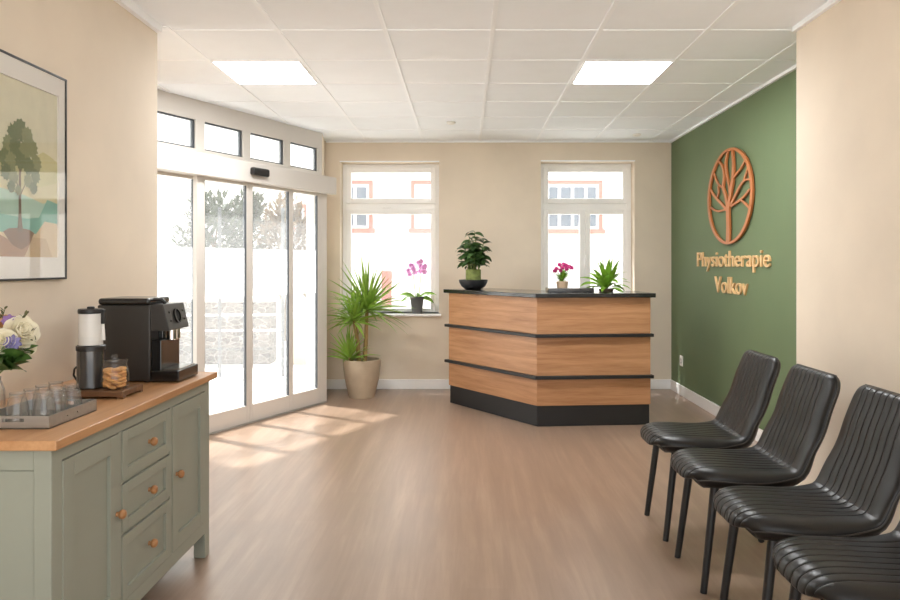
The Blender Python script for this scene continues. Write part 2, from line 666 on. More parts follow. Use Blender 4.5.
# ceiling grid: thin white T bars
g = MB()
GX = [0.165 + 0.64 * k for k in range(-5, 4)]
GY = [4.24 + 0.6215 * k for k in range(-9, 7)]
for x in GX:
    if x > -1.70:
        g.box(x - 0.014, x + 0.014, YN, YB - 0.002, ZC - 0.005, ZC + 0.001)
    else:
        yy = 7.37 + (x + 1.61) / 0.4915
        g.box(x - 0.014, x + 0.014, 4.17, min(YB, yy), ZC - 0.005, ZC + 0.001)
for y in GY:
    x0 = XL + 0.002 if y < 4.165 else max(-2.9, -1.61 + (y - 7.37) * 0.4915 + 0.03)
    if y > 7.5:
        x0 = -1.5
    g.box(x0, XR - 0.002 if y < 4.19 else XG - 0.002, y - 0.008, y + 0.008, ZC - 0.0045, ZC + 0.001)
struct('trim_1', g, 'grid')
# pale cornice strips
c = MB()
c.box(XG - 0.022, XG, 4.19, YB, ZC - 0.022, ZC)
c.box(XR - 0.025, XR, YN, 4.19, ZC - 0.03, ZC)
c.box(XL, XL + 0.03, YN, 4.165, ZC - 0.045, ZC)
c.box(-1.57, XG, YB - 0.015, YB, ZC - 0.018, ZC)
struct('trim_2', c, 'grid')

# walls
struct('wall_left', MB().box(XL - 0.2, XL, YN, 4.165, 0, ZC), 'plaster')
w = MB()
w.box(-3.2, XL - 0.2, 3.95, 4.165, 0, ZC)
struct('wall_left_return', w, 'plaster')
w = MB()
dbox(w, 2.2, 3.3, 0.0, 0.26, 0, ZC)
struct('wall_entrance', w, 'plaster')
w = MB()
e = D(-0.21, 0.20)
w.prism([(e.x, e.y), (-1.585, YB), (-1.66, YB), (e.x - 0.055, e.y + 0.027)], 0, ZC)
struct('wall_entrance_return', w, 'plaster')
struct('wall_right', MB().box(XR, XG + 0.2, YN, 4.19, 0, ZC), 'plaster')
struct('wall_green', MB().box(XG, XG + 0.2, 4.19, YB + 0.25, 0, ZC), 'green')

W1 = (-1.41, -0.294, 0.85, 2.563)
W2 = (0.858, 1.915, 0.85, 2.57)
w = MB()
xs = [-1.66, W1[0], W1[1], W2[0], W2[1], XG]
for i in (0, 2, 4):
    w.box(xs[i], xs[i + 1], YB, YB + 0.25, 0, ZC)
for q in (W1, W2):
    w.box(q[0], q[1], YB, YB + 0.25, 0, q[2])
    w.box(q[0], q[1], YB, YB + 0.25, q[3], ZC)
struct('wall_back', w, 'plaster')

b = MB()
b.box(-1.575, XG, YB - 0.016, YB, 0, 0.11)
struct('baseboard_back', b, 'white', bevel=0.004)
struct('baseboard_green', MB().box(XG - 0.016, XG, 4.19, YB - 0.016, 0, 0.11), 'white', bevel=0.004)
struct('baseboard_right', MB().box(XR - 0.016, XR, YN, 4.19, 0, 0.11), 'white', bevel=0.004)
struct('baseboard_left', MB().box(XL, XL + 0.016, YN, 4.165, 0, 0.11), 'white', bevel=0.004)


def frame_rect(mb, x0, x1, z0, z1, t, y0, y1, tb=None, tt=None):
    tb = t if tb is None else tb
    tt = t if tt is None else tt
    mb.box(x0, x0 + t, y0, y1, z0, z1)
    mb.box(x1 - t, x1, y0, y1, z0, z1)
    mb.box(x0 + t, x1 - t, y0, y1, z0, z0 + tb)
    mb.box(x0 + t, x1 - t, y0, y1, z1 - tt, z1)


def window(name, q, double):
    x0, x1, z0, z1 = q
    r = struct_root(name, ((x0 + x1) / 2, YB + 0.2, z0))
    ya, yb = YB + 0.17, YB + 0.24
    zt = 2.075                      # transom bar
    f = MB()
    frame_rect(f, x0, x1, z0, z1, 0.05, ya, yb, tb=0.02)
    f.box(x0 + 0.05, x1 - 0.05, ya, yb, zt - 0.04, zt + 0.04)
    obj('frame', f, 'white', r, bevel=0.004)
    s = MB()
    frame_rect(s, x0 + 0.04, x1 - 0.04, zt + 0.03, z1 - 0.04, 0.06, ya - 0.018, ya + 0.045)
    obj('sash', s, 'white', r, bevel=0.006)
    p = MB().box(x0 + 0.09, x1 - 0.09, ya + 0.02, ya + 0.026, zt + 0.08, z1 - 0.09)
    obj('pane', p, 'glass_win', r)
    cols = [(x0 + 0.04, x1 - 0.04)] if not double else [(x0 + 0.04, (x0 + x1) / 2 - 0.006), ((x0 + x1) / 2 - 0.006, x1 - 0.04)]
    for i, (a, b_) in enumerate(cols):
        s = MB()
        frame_rect(s, a, b_, z0 + 0.008, zt - 0.03, 0.06, ya - 0.018, ya + 0.045, tb=0.045)
        so = obj('sash', s, 'white', r, bevel=0.006)
        p = MB().box(a + 0.05, b_ - 0.05, ya + 0.02, ya + 0.026, z0 + 0.045, zt - 0.08)
        obj('pane', p, 'glass_win', r)
    hx = (x0 + x1) / 2 - (0.0 if double else 0.04)
    h = MB().box(hx - 0.012, hx + 0.012, ya - 0.03, ya - 0.018, 1.45, 1.51) if double else MB().box(hx - 0.05, hx + 0.05, ya - 0.03, ya - 0.018, zt - 0.02, zt + 0.0)
    if double:
        h.box(hx - 0.009, hx + 0.009, ya - 0.05, ya - 0.03, 1.36, 1.49)
    obj('handle', h, 'white', r, bevel=0.004)
    sl = MB().box(x0 - 0.025, x1 + 0.025, YB - 0.045, ya + 0.01, z0 - 0.028, z0)
    obj('sill', sl, 'white', r, bevel=0.006)
    tr = MB().box(x0 - 0.004, x1 + 0.004, YB - 0.006, YB + 0.004, z1, z1 + 0.012)
    obj('lintel_edge', tr, 'grid', r)
    return r


window('window_1', W1, False)
window('window_2', W2, True)

# ------------------------------------------------------------------ sliding entrance door
door = struct_root('door_1', D(1.1, 0))
f = MB()
dbox(f, -0.21, 2.2, 0.20, 0.26, 2.63, ZC)
dbox(f, -0.21, 2.2, 0.20, 0.26, 2.28, 2.385)
for a, b_ in ((-0.21, -0.136), (0.294, 0.394), (0.855, 0.954), (1.406, 1.508), (1.96, 2.2)):
    dbox(f, a, b_, 0.20, 0.26, 2.38, 2.64)
dbox(f, -0.21, -0.03, 0.20, 0.26, 0, 2.3)
dbox(f, -0.03, 0.085, 0.0, 0.07, 0, 2.14)
dbox(f, -0.05, -0.021, 0.07, 0.26, 0, 2.14)
dbox(f, 2.15, 2.2, 0.02, 0.26, 0, 2.14)
obj('frame', f, 'frame', door, bevel=0.004)
for a, b_ in ((-0.136, 0.294), (0.394, 0.855), (0.954, 1.406), (1.508, 1.96)):
    gk = MB()
    for s0, s1, z0, z1 in ((a, a + 0.022, 2.385, 2.63), (b_ - 0.012, b_, 2.385, 2.63), (a, b_, 2.385, 2.397), (a, b_, 2.618, 2.63)):
        dbox(gk, s0, s1, 0.215, 0.245, z0, z1)
    tl = obj('transom_pane', dbox(MB(), a + 0.005, b_ - 0.005, 0.225, 0.232, 2.39, 2.625), 'glass_door', door)
    obj('gasket', gk, 'gasket', tl)
h = MB()
dbox(h, -0.10, 2.3, -0.07, 0.20, 2.125, 2.30)
obj('operator_housing', h, 'frame', door, bevel=0.006)
sn = MB()
dbox(sn, 0.95, 1.16, -0.12, -0.069, 2.185, 2.255)
so = obj('motion_sensor', sn, 'sensor', door, bevel=0.018, seg=4)
th = MB()
dbox(th, 0.0, 2.2, -0.03, 0.14, 0.0, 0.008)
obj('threshold', th, 'steel', door, bevel=0.002)


def leaf_panel(name, s0, s1, o0, rail=0.15, st=0.036, st2=None, gk_w=0.007):
    st2 = st if st2 is None else st2
    o1 = o0 + 0.045
    f = MB()
    dbox(f, s0, s0 + st, o0, o1, 0.008, 2.19)
    dbox(f, s1 - st2, s1, o0, o1, 0.008, 2.19)
    dbox(f, s0 + st, s1 - st2, o0, o1, 0.008, 0.008 + rail)
    dbox(f, s0 + st, s1 - st2, o0, o1, 2.10, 2.19)
    r = obj(name, f, 'frame', door, bevel=0.003)
    gk = MB()
    zb = 0.008 + rail
    for a, b_, z0, z1 in ((s0 + st, s0 + st + gk_w, zb, 2.10), (s1 - st2 - 0.006, s1 - st2, zb, 2.10)):
        dbox(gk, a, b_, o0 + 0.006, o1 - 0.006, z0, z1)
    obj('gasket', gk, 'gasket', r)
    obj('pane', dbox(MB(), s0 + st + 0.004, s1 - st2 - 0.004, o0 + 0.02, o0 + 0.026, zb - 0.01, 2.11), 'glass_door', r)
    obj('frosted_band', dbox(MB(), s0 + st + 0.013, s1 - st2 - 0.009, o0 + 0.015, o0 + 0.0165, 1.12, 1.545), 'frosted', r)
    return r


leaf_panel('fixed_panel', 0.086, 0.512, 0.0, st=0.03, st2=0.016)
leaf_panel('sliding_leaf', 0.514, 1.079, 0.0)
leaf_panel('sliding_leaf', 1.081, 1.682, 0.0, st2=0.084)
leaf_panel('fixed_panel', 1.600, 2.14, 0.047, st=0.044, gk_w=0.022)

# ------------------------------------------------------------------ outside
FY = 18.0
hs = thing('street_house', 'white rendered house across the street with pinkish stone window surrounds', 'house', (0, FY, 0))
wl = MB().box(-14.0, 9.0, FY, FY + 5, -0.06, 7.0)
obj('wall', wl, 'render', hs)


def facade_window(x0, x1, z0, z1, n):
    f = MB()
    t = 0.09
    f.box(x0 - t, x0, FY - 0.06, FY + 0.01, z0 - t, z1 + t)
    f.box(x1, x1 + t, FY - 0.06, FY + 0.01, z0 - t, z1 + t)
    f.box(x0, x1, FY - 0.06, FY + 0.01, z1, z1 + t)
    f.box(x0 - t - 0.05, x1 + t + 0.05, FY - 0.12, FY + 0.01, z0 - t - 0.02, z0)
    s = obj('window_surround', f, 'pink', hs)
    k = MB()
    frame_rect(k, x0, x1, z0, z1, 0.07, FY - 0.03, FY + 0.01)
    for i in range(1, n):
        xx = x0 + (x1 - x0) * i / n
        k.box(xx - 0.035, xx + 0.035, FY - 0.03, FY + 0.01, z0 + 0.07, z1 - 0.07)
    obj('window_frame', k, 'white', s)
    obj('pane', MB().box(x0, x1, FY - 0.012, FY + 0.005, z0, z1), 'white' if n == 2 else 'farglass', s)


facade_window(-3.5, -2.42, 2.32, 3.44, 3)
facade_window(-1.27, -0.15, 2.32, 3.44, 2)
facade_window(2.05, 3.38, 2.30, 3.44, 4)
facade_window(-4.45, -4.05, 2.34, 2.84, 1)
dd = MB().box(-2.1, -1.85, FY - 0.08, FY + 0.01, 0, 1.25)
obj('stone_pilaster', dd, 'pink', hs)
obj('plinth_course', MB().box(-14.0, 9.0, FY - 0.05, FY + 0.01, -0.06, 1.05), 'render', hs)

sw = thing('garden_wall', 'low rubble stone wall outside beyond the glass doors', 'wall', (-4.2, 10.6, -0.055))
obj('stonework', MB().box(-6.8, -2.85, 10.4, 10.8, -0.055, 0.86), 'stone', sw, bevel=0.03)
obj('coping', MB().box(-6.85, -2.82, 10.36, 10.84, 0.86, 0.93), 'paving', sw, bevel=0.01)
pl = thing('gate_pillar', 'pale square pillar at the end of the stone wall', 'pillar', (-2.35, 10.6, -0.055))
obj('shaft', MB().box(-2.53, -2.2, 10.4, 10.75, -0.055, 0.62), 'pot', pl, bevel=0.01)
obj('cap', MB().box(-2.57, -2.16, 10.36, 10.79, 0.62, 0.70), 'paving', pl, bevel=0.01)

rl = thing('railing', 'slim white metal railing standing before the stone wall', 'railing', (-3.0, 9.2, -0.055))
for x, y in ((-3.17, 9.2), (-2.38, 9.3)):
    obj('post', MB().tube([(x, y, -0.055), (x, y, 2.15)], 0.022, 10), 'gasket', rl)
rr = MB()
for z in (0.55, 0.75):
    rr.tube([(-5.0, 9.1, z), (-2.38, 9.3, z)], 0.012, 8)
obj('rail', rr, 'white', rl)


def bush(name, x, y, r, h, m, label, cat, n=1500, trunk=True, group=None):
    t = thing(name, label, cat, (x, y, -0.055), group)
    st = MB()
    st.tube([(x, y, -0.055), (x + 0.05, y, h * 0.4), (x - 0.03, y + 0.04, h * 0.75)], [0.06, 0.045, 0.02], 8)
    for k in range(6):
        a = k * 1.05
        st.tube([(x, y, h * (0.25 + 0.06 * k)), (x + r * 0.6 * math.cos(a), y + r * 0.6 * math.sin(a), h * (0.5 + 0.07 * k))], [0.03, 0.008], 6)
    obj('trunk', st, 'bark', t)
    fo = MB()
    for i in range(n):
        a, b_ = random.uniform(0, 2 * PI), math.acos(random.uniform(-0.8, 1))
        q = random.uniform(0.55, 1.05)
        d = Vector((math.sin(b_) * math.cos(a), math.sin(b_) * math.sin(a), math.cos(b_)))
        p = Vector((x, y, h * 0.62)) + Vector((d.x * r * q, d.y * r * q, d.z * h * 0.4 * q))
        dd = (d + Vector((random.gauss(0, 0.5), random.gauss(0, 0.5), random.gauss(0, 0.5)))).normalized()
        fo.leaf(p, dd, random.uniform(0.12, 0.24), random.uniform(0.06, 0.10), 0.3, 2, 0.1, i, shape='oval')
    obj('foliage', fo, m, t)
    return t


bush('bush', -4.35, 12.3, 0.62, 2.55, 'bush_a', 'leafy green bush behind the garden wall, seen through left sliding door leaf', 'bush')
bush('bush', -3.45, 13.7, 0.52, 2.6, 'bush_b', 'straw coloured bush behind the garden wall, seen through middle of the doors', 'bush')
bush('bush', -6.35, 12.9, 0.75, 2.3, 'bush_a', 'green bush seen through fixed glass panel behind the coffee machine', 'bush')
bush('bush', -4.75, 15.6, 0.5, 2.9, 'bush_a', 'taller green bush standing behind the leafy one', 'bush')

# ------------------------------------------------------------------ ceiling fittings
def ceiling_light(ix, iy, label):
    x0, y0 = GX[ix] + 0.012, GY[iy] + 0.009
    x1, y1 = GX[ix + 1] - 0.012, GY[iy + 1] - 0.009
    t = thing('ceiling_light', label, 'ceiling light', ((x0 + x1) / 2, (y0 + y1) / 2, ZC), 'square ceiling light panels')
    f = MB()
    for a in ((x0, x0 + 0.014, y0, y1), (x1 - 0.014, x1, y0, y1), (x0 + 0.014, x1 - 0.014, y0, y0 + 0.014), (x0 + 0.014, x1 - 0.014, y1 - 0.014, y1)):
        f.box(a[0], a[1], a[2], a[3], ZC - 0.010, ZC - 0.0005)
    obj('frame', f, 'grid', t)
    obj('diffuser', MB().box(x0 + 0.014, x1 - 0.014, y0 + 0.014, y1 - 0.014, ZC - 0.007, ZC - 0.001), 'lamp', t)


i_far = min(range(len(GY)), key=lambda i: abs(GY[i] - 4.86))
ix_l = min(range(len(GX)), key=lambda i: abs(GX[i] + 1.755))
ix_r = min(range(len(GX)), key=lambda i: abs(GX[i] - 0.79))
ceiling_light(ix_l, i_far, 'glowing square light panel in ceiling near the glass doors')
ceiling_light(ix_r, i_far, 'glowing square light panel in ceiling near the green wall')
for (px, py, lb) in ((451, 122, 'small round white detector on ceiling between the two windows'), (637, 134, 'small round white detector on ceiling near the green wall corner')):
    Y = (ZC - EYE) * F_PX / (CY - py)
    p = at(px, py, Y)
    d = MB().lathe(p.x, p.y, [(0.045, ZC - 0.001), (0.045, ZC - 0.012), (0.03, ZC - 0.022), (0.012, ZC - 0.024)], 24)
    tag(obj('ceiling_detector', d, 'socket', None, (p.x, p.y, ZC)), lb, 'detector', 'ceiling detectors')

# ------------------------------------------------------------------ reception desk
A = Vector((-0.165, 7.25, 0))      # left end of the front
B = Vector((0.622, 6.16, 0))       # front corner
E = Vector((1.625, 6.235, 0))      # right end
desk = thing('reception_desk', 'angled oak reception desk with black top, black ledges and black plinth', 'reception desk', (0.75, 6.7, 0))
n1 = Vector((1.09, 0.787, 0)).normalized()
n2 = Vector((-(E - B).normalized().y, (E - B).normalized().x, 0))
d1, d2 = (B - A).normalized(), (E - B).normalized()


def inset(o):
    """A, B, E moved o inward (mitred at the corner) and pulled in at both ends"""
    a = A + n1 * o
    e_ = E + n2 * o
    # mitre
    den = d1.x * d2.y - d1.y * d2.x
    q = (B + n2 * o) - (B + n1 * o)
    t = (q.x * d2.y - q.y * d2.x) / den
    return a, B + n1 * o + d1 * t, e_


def band(mb, o0, o1, z0, z1, ea=0.0, ee=0.0):
    a0, b0, c0 = inset(o0)
    a1, b1, c1 = inset(o1)
    a0, a1 = a0 - d1 * ea, a1 - d1 * ea
    c0, c1 = c0 + d2 * ee, c1 + d2 * ee
    mb.prism([(p.x, p.y) for p in (a0, b0, c0, c1, b1, a1)], z0, z1)
    return mb


def face_panel(p, q, nrm, z0, z1, parent, name='wood_panel'):
    """plank with its grain along its own length, as an object turned to its face"""
    L = (q - p).length
    mb = MB().box(0, L, 0, 0.03, z0, z1)
    me = bpy.data.meshes.new(name)
    me.from_pydata(mb.v, [], mb.f)
    me.materials.append(M['dusk'])
    o = bpy.data.objects.new(name, me)
    C.objects.link(o)
    o.parent = parent
    o.location = p - wloc(parent)
    d = (q - p).normalized()
    o.rotation_euler = (0, 0, math.atan2(d.y, d.x))
    b_ = o.modifiers.new('edge', 'BEVEL')
    b_.width = 0.002
    return o


for z0, z1 in ((0.18, 0.412), (0.438, 0.775), (0.80, 1.118)):
    face_panel(A, B, n1, z0, z1, desk)
    face_panel(B, E, n2, z0, z1, desk)
obj('carcass', band(MB(), 0.031, 0.50, 0.05, 1.117, -0.002, -0.002), 'dusk', desk)
obj('plinth', band(MB(), 0.008, 0.49, 0.0, 0.178, -0.012, -0.008), 'plinth', desk, bevel=0.003)
for z0, z1 in ((0.412, 0.440), (0.773, 0.80)):
    obj('ledge', band(MB(), -0.035, 0.032, z0, z1, 0.03, 0.02), 'plinth', desk, bevel=0.003)
top = MB()
a0, b0, c0 = inset(-0.04)
a1, b1, c1 = inset(0.56)
top.prism([(p.x, p.y) for p in (a0 - d1 * 0.04, b0, c0 + d2 * 0.035, c1 + d2 * 0.035, b1, a1 - d1 * 0.04)], 1.117, 1.154)
obj('countertop', top, 'deskblack', desk, bevel=0.004)
ZT = 1.154

# ------------------------------------------------------------------ sideboard
SX0, SX1, SY0, SY1 = -1.785, -1.24, 2.135, 3.455
sb = thing('sideboard', 'sage green sideboard with oak top, wooden knobs, doors and drawers', 'sideboard', ((SX0 + SX1) / 2, (SY0 + SY1) / 2, 0))
obj('countertop', MB().box(SX0 - 0.01, -1.212, 2.11, 3.49, 0.848, 0.878), 'oak', sb, bevel=0.003)
ZS = 0.878
obj('carcass', MB().box(SX0 + 0.01, SX1 - 0.022, SY0 + 0.03, SY1 - 0.02, 0.125, 0.847), 'sage', sb)
ff = MB()                                    # face frame
ff.box(SX1 - 0.022, SX1, SY0 + 0.055, SY1 - 0.055, 0.80, 0.847)
ff.box(SX1 - 0.022, SX1, SY0 + 0.055, SY1 - 0.055, 0.12, 0.178)
for y in (2.5605, 3.0015):
    ff.box(SX1 - 0.022, SX1, y - 0.011, y + 0.011, 0.178, 0.80)
for z in (0.612, 0.424):
    ff.box(SX1 - 0.022, SX1 - 0.004, 2.571, 2.991, z - 0.005, z + 0.005)
obj('face_frame', ff, 'sage', sb, bevel=0.002)
for y0, y1 in ((SY0, SY0 + 0.06), (SY1 - 0.06, SY1)):
    for x0, x1 in ((SX1 - 0.055, SX1), (SX0, SX0 + 0.055)):
        obj('leg', MB().box(x0, x1, y0, y1, 0.0, 0.847), 'sage', sb, bevel=0.004)
for yy in (SY0, SY1 - 0.022):
    sp = MB()
    sp.box(SX0 + 0.055, SX1 - 0.055, yy + 0.008, yy + 0.022, 0.12, 0.78)
    sp.box(SX0 + 0.055, SX1 - 0.055, yy + 0.002, yy + 0.022, 0.782, 0.847)
    obj('side_panel', sp, 'sage', sb, bevel=0.002)


def knob(y, z, parent):
    prof = [(0.009, 0), (0.007, 0.006), (0.010, 0.009), (0.0155, 0.014), (0.0172, 0.021), (0.0150, 0.028), (0.009, 0.032), (0.003, 0.033)]
    mb = MB()
    n = 20
    v, f = [], []
    for r, h in prof:
        for i in range(n):
            a = 2 * PI * i / n
            v.append((SX1 + 0.004 + h, y + r * math.cos(a), z + r * math.sin(a)))
    for j in range(len(prof) - 1):
        for i in range(n):
            k = (i + 1) % n
            f.append((j * n + i, j * n + k, (j + 1) * n + k, (j + 1) * n + i))
    f.append(tuple(range((len(prof) - 1) * n, len(prof) * n)))
    mb.add(v, f, 0, True)
    obj('knob', mb, 'knob', parent)


def shaker(name, y0, y1, z0, z1, st):
    g_ = 0.003
    y0, y1, z0, z1 = y0 + g_, y1 - g_, z0 + g_, z1 - g_
    xa, xb = SX1 - 0.020, SX1 + 0.003
    mb = MB()
    mb.box(xa, xb, y0, y0 + st, z0, z1)
    mb.box(xa, xb, y1 - st, y1, z0, z1)
    mb.box(xa, xb, y0 + st, y1 - st, z0, z0 + st)
    mb.box(xa, xb, y0 + st, y1 - st, z1 - st, z1)
    mb.box(xa, xb - 0.012, y0 + st - 0.002, y1 - st + 0.002, z0 + st - 0.002, z1 - st + 0.002)
    return obj(name, mb, 'sage', sb, bevel=0.0015)


d_ = shaker('door', 2.19, 2.5495, 0.178, 0.80, 0.062)
knob(2.527, 0.515, d_)
for z0, z1, zk in ((0.617, 0.80, 0.71), (0.429, 0.607, 0.522), (0.178, 0.419, 0.312)):
    d_ = shaker('drawer', 2.5715, 2.9905, z0, z1, 0.04)
    knob(2.785, zk, d_)
d_ = shaker('door', 3.0125, 3.395, 0.178, 0.80, 0.062)
knob(3.05, 0.505, d_)

# ------------------------------------------------------------------ on the sideboard
# coffee machine, its front turned to the room (+x)
cm = thing('coffee_machine', 'black bean-to-cup coffee machine standing at far end of the sideboard', 'coffee machine', (-1.5, 3.29, ZS))
y0, y1 = 3.155, 3.385
obj('body', MB().box(-1.63, -1.395, y0, y1, ZS + 0.006, 1.222), 'machine', cm, bevel=0.006, seg=3)
for x in (-1.60, -1.42):
    for y in (y0 + 0.03, y1 - 0.03):
        obj('foot', MB().lathe(x, y, [(0.014, ZS), (0.014, ZS + 0.008)], 16), 'black', cm)
lid = MB()
lid.prism([(-1.63, y0 + 0.002), (-1.40, y0 + 0.002), (-1.40, y1 - 0.002), (-1.63, y1 - 0.002)], 1.2225, 1.252)
obj('lid', lid, 'machine2', cm, bevel=0.012, seg=4)
lh = MB().tube([(-1.47, y0 + 0.06, 1.240), (-1.40, y0 + 0.06, 1.245), (-1.368, y0 + 0.06, 1.243), (-1.352, y0 + 0.06, 1.226)], 0.008, 10)
obj('lid_handle', lh, 'machine2', cm)
hd = MB()
pts = [(-1.394, 1.224), (-1.338, 1.224), (-1.312, 1.112), (-1.315, 1.107), (-1.394, 1.107)]
n = len(pts)
hd.add([(x, y0 + 0.001, z) for x, z in pts] + [(x, y1 - 0.001, z) for x, z in pts],
       [tuple(range(n)), tuple(range(n, 2 * n))[::-1]] + [(i + n, (i + 1) % n + n, (i + 1) % n, i) for i in range(n)])
ho = obj('head', hd, 'machine', cm, bevel=0.005, seg=3)
# dial on the slanted front
ax = Vector((0.112, 0, 0.028)).normalized()
ce = Vector((-1.325, 3.27, 1.168)) + ax * 0.001
dl = MB()
ring = []
e1_, e2_ = Vector((0, 1, 0)), ax.cross(Vector((0, 1, 0)))
for r0, r1, h in ((0.034, 0.028, 0.008),):
    v, f_ = [], []
    for i in range(32):
        a = 2 * PI * i / 32
        dirv = e1_ * math.cos(a) + e2_ * math.sin(a)
        v += [ce + dirv * r0, ce + dirv * r0 + ax * h, ce + dirv * r1 + ax * h, ce + dirv * r1]
    for i in range(32):
        j = (i + 1) % 32
        for k in range(3):
            f_.append((i * 4 + k, i * 4 + k + 1, j * 4 + k + 1, j * 4 + k))
    dl.add(v, f_, 0, True)
obj('dial_ring', dl, 'machine2', ho)
for yy, zz in ((3.195, 0.02), (3.345, 0.02), (3.195, -0.02), (3.345, -0.02)):
    c_ = ce + Vector((0, yy - 3.27, 0)) + e2_ * zz
    obj('button', MB().ball(c_, 0.005, 10, 6), 'machine2', ho)
obj('spout_block', MB().box(-1.394, -1.372, 3.235, 3.305, 1.065, 1.107), 'machine2', cm, bevel=0.003)
spt = MB()
spt.lathe(-1.338, 3.25, [(0.020, 1.108), (0.020, 1.062), (0.015, 1.058)], 20)
spt.lathe(-1.338, 3.295, [(0.020, 1.108), (0.020, 1.062), (0.015, 1.058)], 20)
obj('spout', spt, 'chrome', cm)
obj('rear_column', MB().box(-1.394, -1.352, y0 + 0.012, y1 - 0.012, 0.925, 1.065), 'machine2', cm, bevel=0.003)
dt = MB().box(-1.394, -1.268, y0, y1, ZS + 0.003, 0.932)
obj('drip_tray', dt, 'machine2', cm, bevel=0.005, seg=3)
gr = MB()
for i in range(9):
    yy = y0 + 0.02 + i * 0.0225
    gr.box(-1.345, -1.278, yy, yy + 0.012, 0.9325, 0.936)
obj('drip_grate', gr, 'chrome', cm)

# board with grinder and cookie jar
bd = thing('serving_board', 'dark walnut serving board under grinder and cookie jar', 'board', (-1.46, 2.855, ZS))
obj('plank', MB().box(-1.60, -1.33, 2.765, 2.945, ZS + 0.008, ZS + 0.032), 'board', bd, bevel=0.004)
for x in (-1.60, -1.355):
    for y in (2.77, 2.92):
        obj('foot', MB().box(x, x + 0.025, y, y + 0.02, ZS, ZS + 0.009), 'board', bd)
ZB = ZS + 0.032
gx, gy = -1.495, 2.845
gd = thing('coffee_grinder', 'tall coffee grinder with white canister and smoky dark base on board', 'grinder', (gx, gy, ZB))
obj('base', MB().lathe(gx, gy, [(0.048, ZB), (0.053, ZB + 0.004), (0.053, ZB + 0.012), (0.051, ZB + 0.016), (0.051, ZB + 0.15)], 40), 'grinder', gd)
obj('collar', MB().lathe(gx, gy, [(0.0515, ZB + 0.15), (0.0535, ZB + 0.152), (0.0535, ZB + 0.168), (0.047, ZB + 0.172)], 40), 'black', gd)
obj('canister', MB().lathe(gx, gy, [(0.044, ZB + 0.172), (0.044, ZB + 0.298)], 40), 'canister', gd)
lm = MB().lathe(gx, gy, [(0.046, ZB + 0.297), (0.047, ZB + 0.300), (0.047, ZB + 0.312), (0.045, ZB + 0.315)], 40)
lm.lathe(gx, gy, [(0.014, ZB + 0.314), (0.014, ZB + 0.322), (0.012, ZB + 0.324)], 20)
obj('lid', lm, 'black', gd)
obj('hinge', MB().box(gx + 0.043, gx + 0.055, gy - 0.008, gy + 0.012, ZB + 0.255, ZB + 0.312), 'black', gd, bevel=0.002)
obj('spoon', MB().tube([(gx + 0.049, gy, ZB + 0.255), (gx + 0.051, gy, ZB + 0.19)], [0.005, 0.007], 10), 'canister', gd)
cb = MB().tube([(gx - 0.05, gy, ZB + 0.02), (gx - 0.066, gy - 0.005, ZB + 0.05), (gx - 0.06, gy - 0.01, ZB + 0.075), (gx - 0.045, gy - 0.025, ZB + 0.085)], 0.004, 8)
obj('crank', cb, 'black', gd)

jx, jy = -1.388, 2.822
jar = thing('cookie_jar', 'round glass jar of cookies with glass lid on walnut board', 'jar', (jx, jy, ZB))
jo = [(0.035, ZB + 0.0005), (0.048, ZB + 0.004), (0.053, ZB + 0.025), (0.053, ZB + 0.06), (0.048, ZB + 0.085), (0.043, ZB + 0.095), (0.044, ZB + 0.103)]
obj('vessel', MB().lathe(jx, jy, jo, 40, cap1=False), 'jarglass', jar)
jl = MB().lathe(jx, jy, [(0.046, ZB + 0.102), (0.047, ZB + 0.106), (0.047, ZB + 0.115), (0.030, ZB + 0.119), (0.012, ZB + 0.120), (0.009, ZB + 0.124), (0.013, ZB + 0.131), (0.008, ZB + 0.137)], 40, cap0=False)
obj('lid', jl, 'jarglass', jar)
ck = MB()
prof = [(0.008, -0.006), (0.017, -0.006), (0.020, -0.002), (0.019, 0.003), (0.012, 0.006), (0.004, 0.0065)]
ck.lathe(0, 0, prof, 20)
cookie = obj('cookie', ck, 'cookie', None)
tag(cookie, 'golden brown cookie heaped inside the round glass jar', 'cookie', 'cookies in the glass jar')
spots = []
for lay in range(6):
    for k in range(4 if lay < 5 else 3):
        a = k * 2 * PI / 4 + lay * 0.8
        rr_ = 0.025
        spots.append((jx + rr_ * math.cos(a), jy + rr_ * math.sin(a), ZB + 0.014 + lay * 0.0125, a, random.uniform(0.35, 0.8)))
for i, (x, y, z, a, tl_) in enumerate(spots):
    o = cookie if i == 0 else cookie.copy()
    if i:
        C.objects.link(o)
    o.location = (x, y, z)
    o.rotation_euler = (tl_ * math.sin(a) * 0.5, -tl_ * math.cos(a) * 0.5, a)

# steel tray with upturned tumblers
TX0, TX1, TY0, TY1 = -1.556, -1.322, 2.263, 2.555
tr = thing('tray', 'brushed steel tray carrying upturned glasses on the sideboard', 'tray', ((TX0 + TX1) / 2, (TY0 + TY1) / 2, ZS))
tm = MB()
tm.box(TX0, TX1, TY0, TY1, ZS + 0.0005, ZS + 0.004)
obj('base', tm, 'steel', tr)
rm = MB()
zt = ZS + 0.041
t_ = 0.004
rm.box(TX0, TX0 + t_, TY0, TY1, ZS + 0.001, zt)
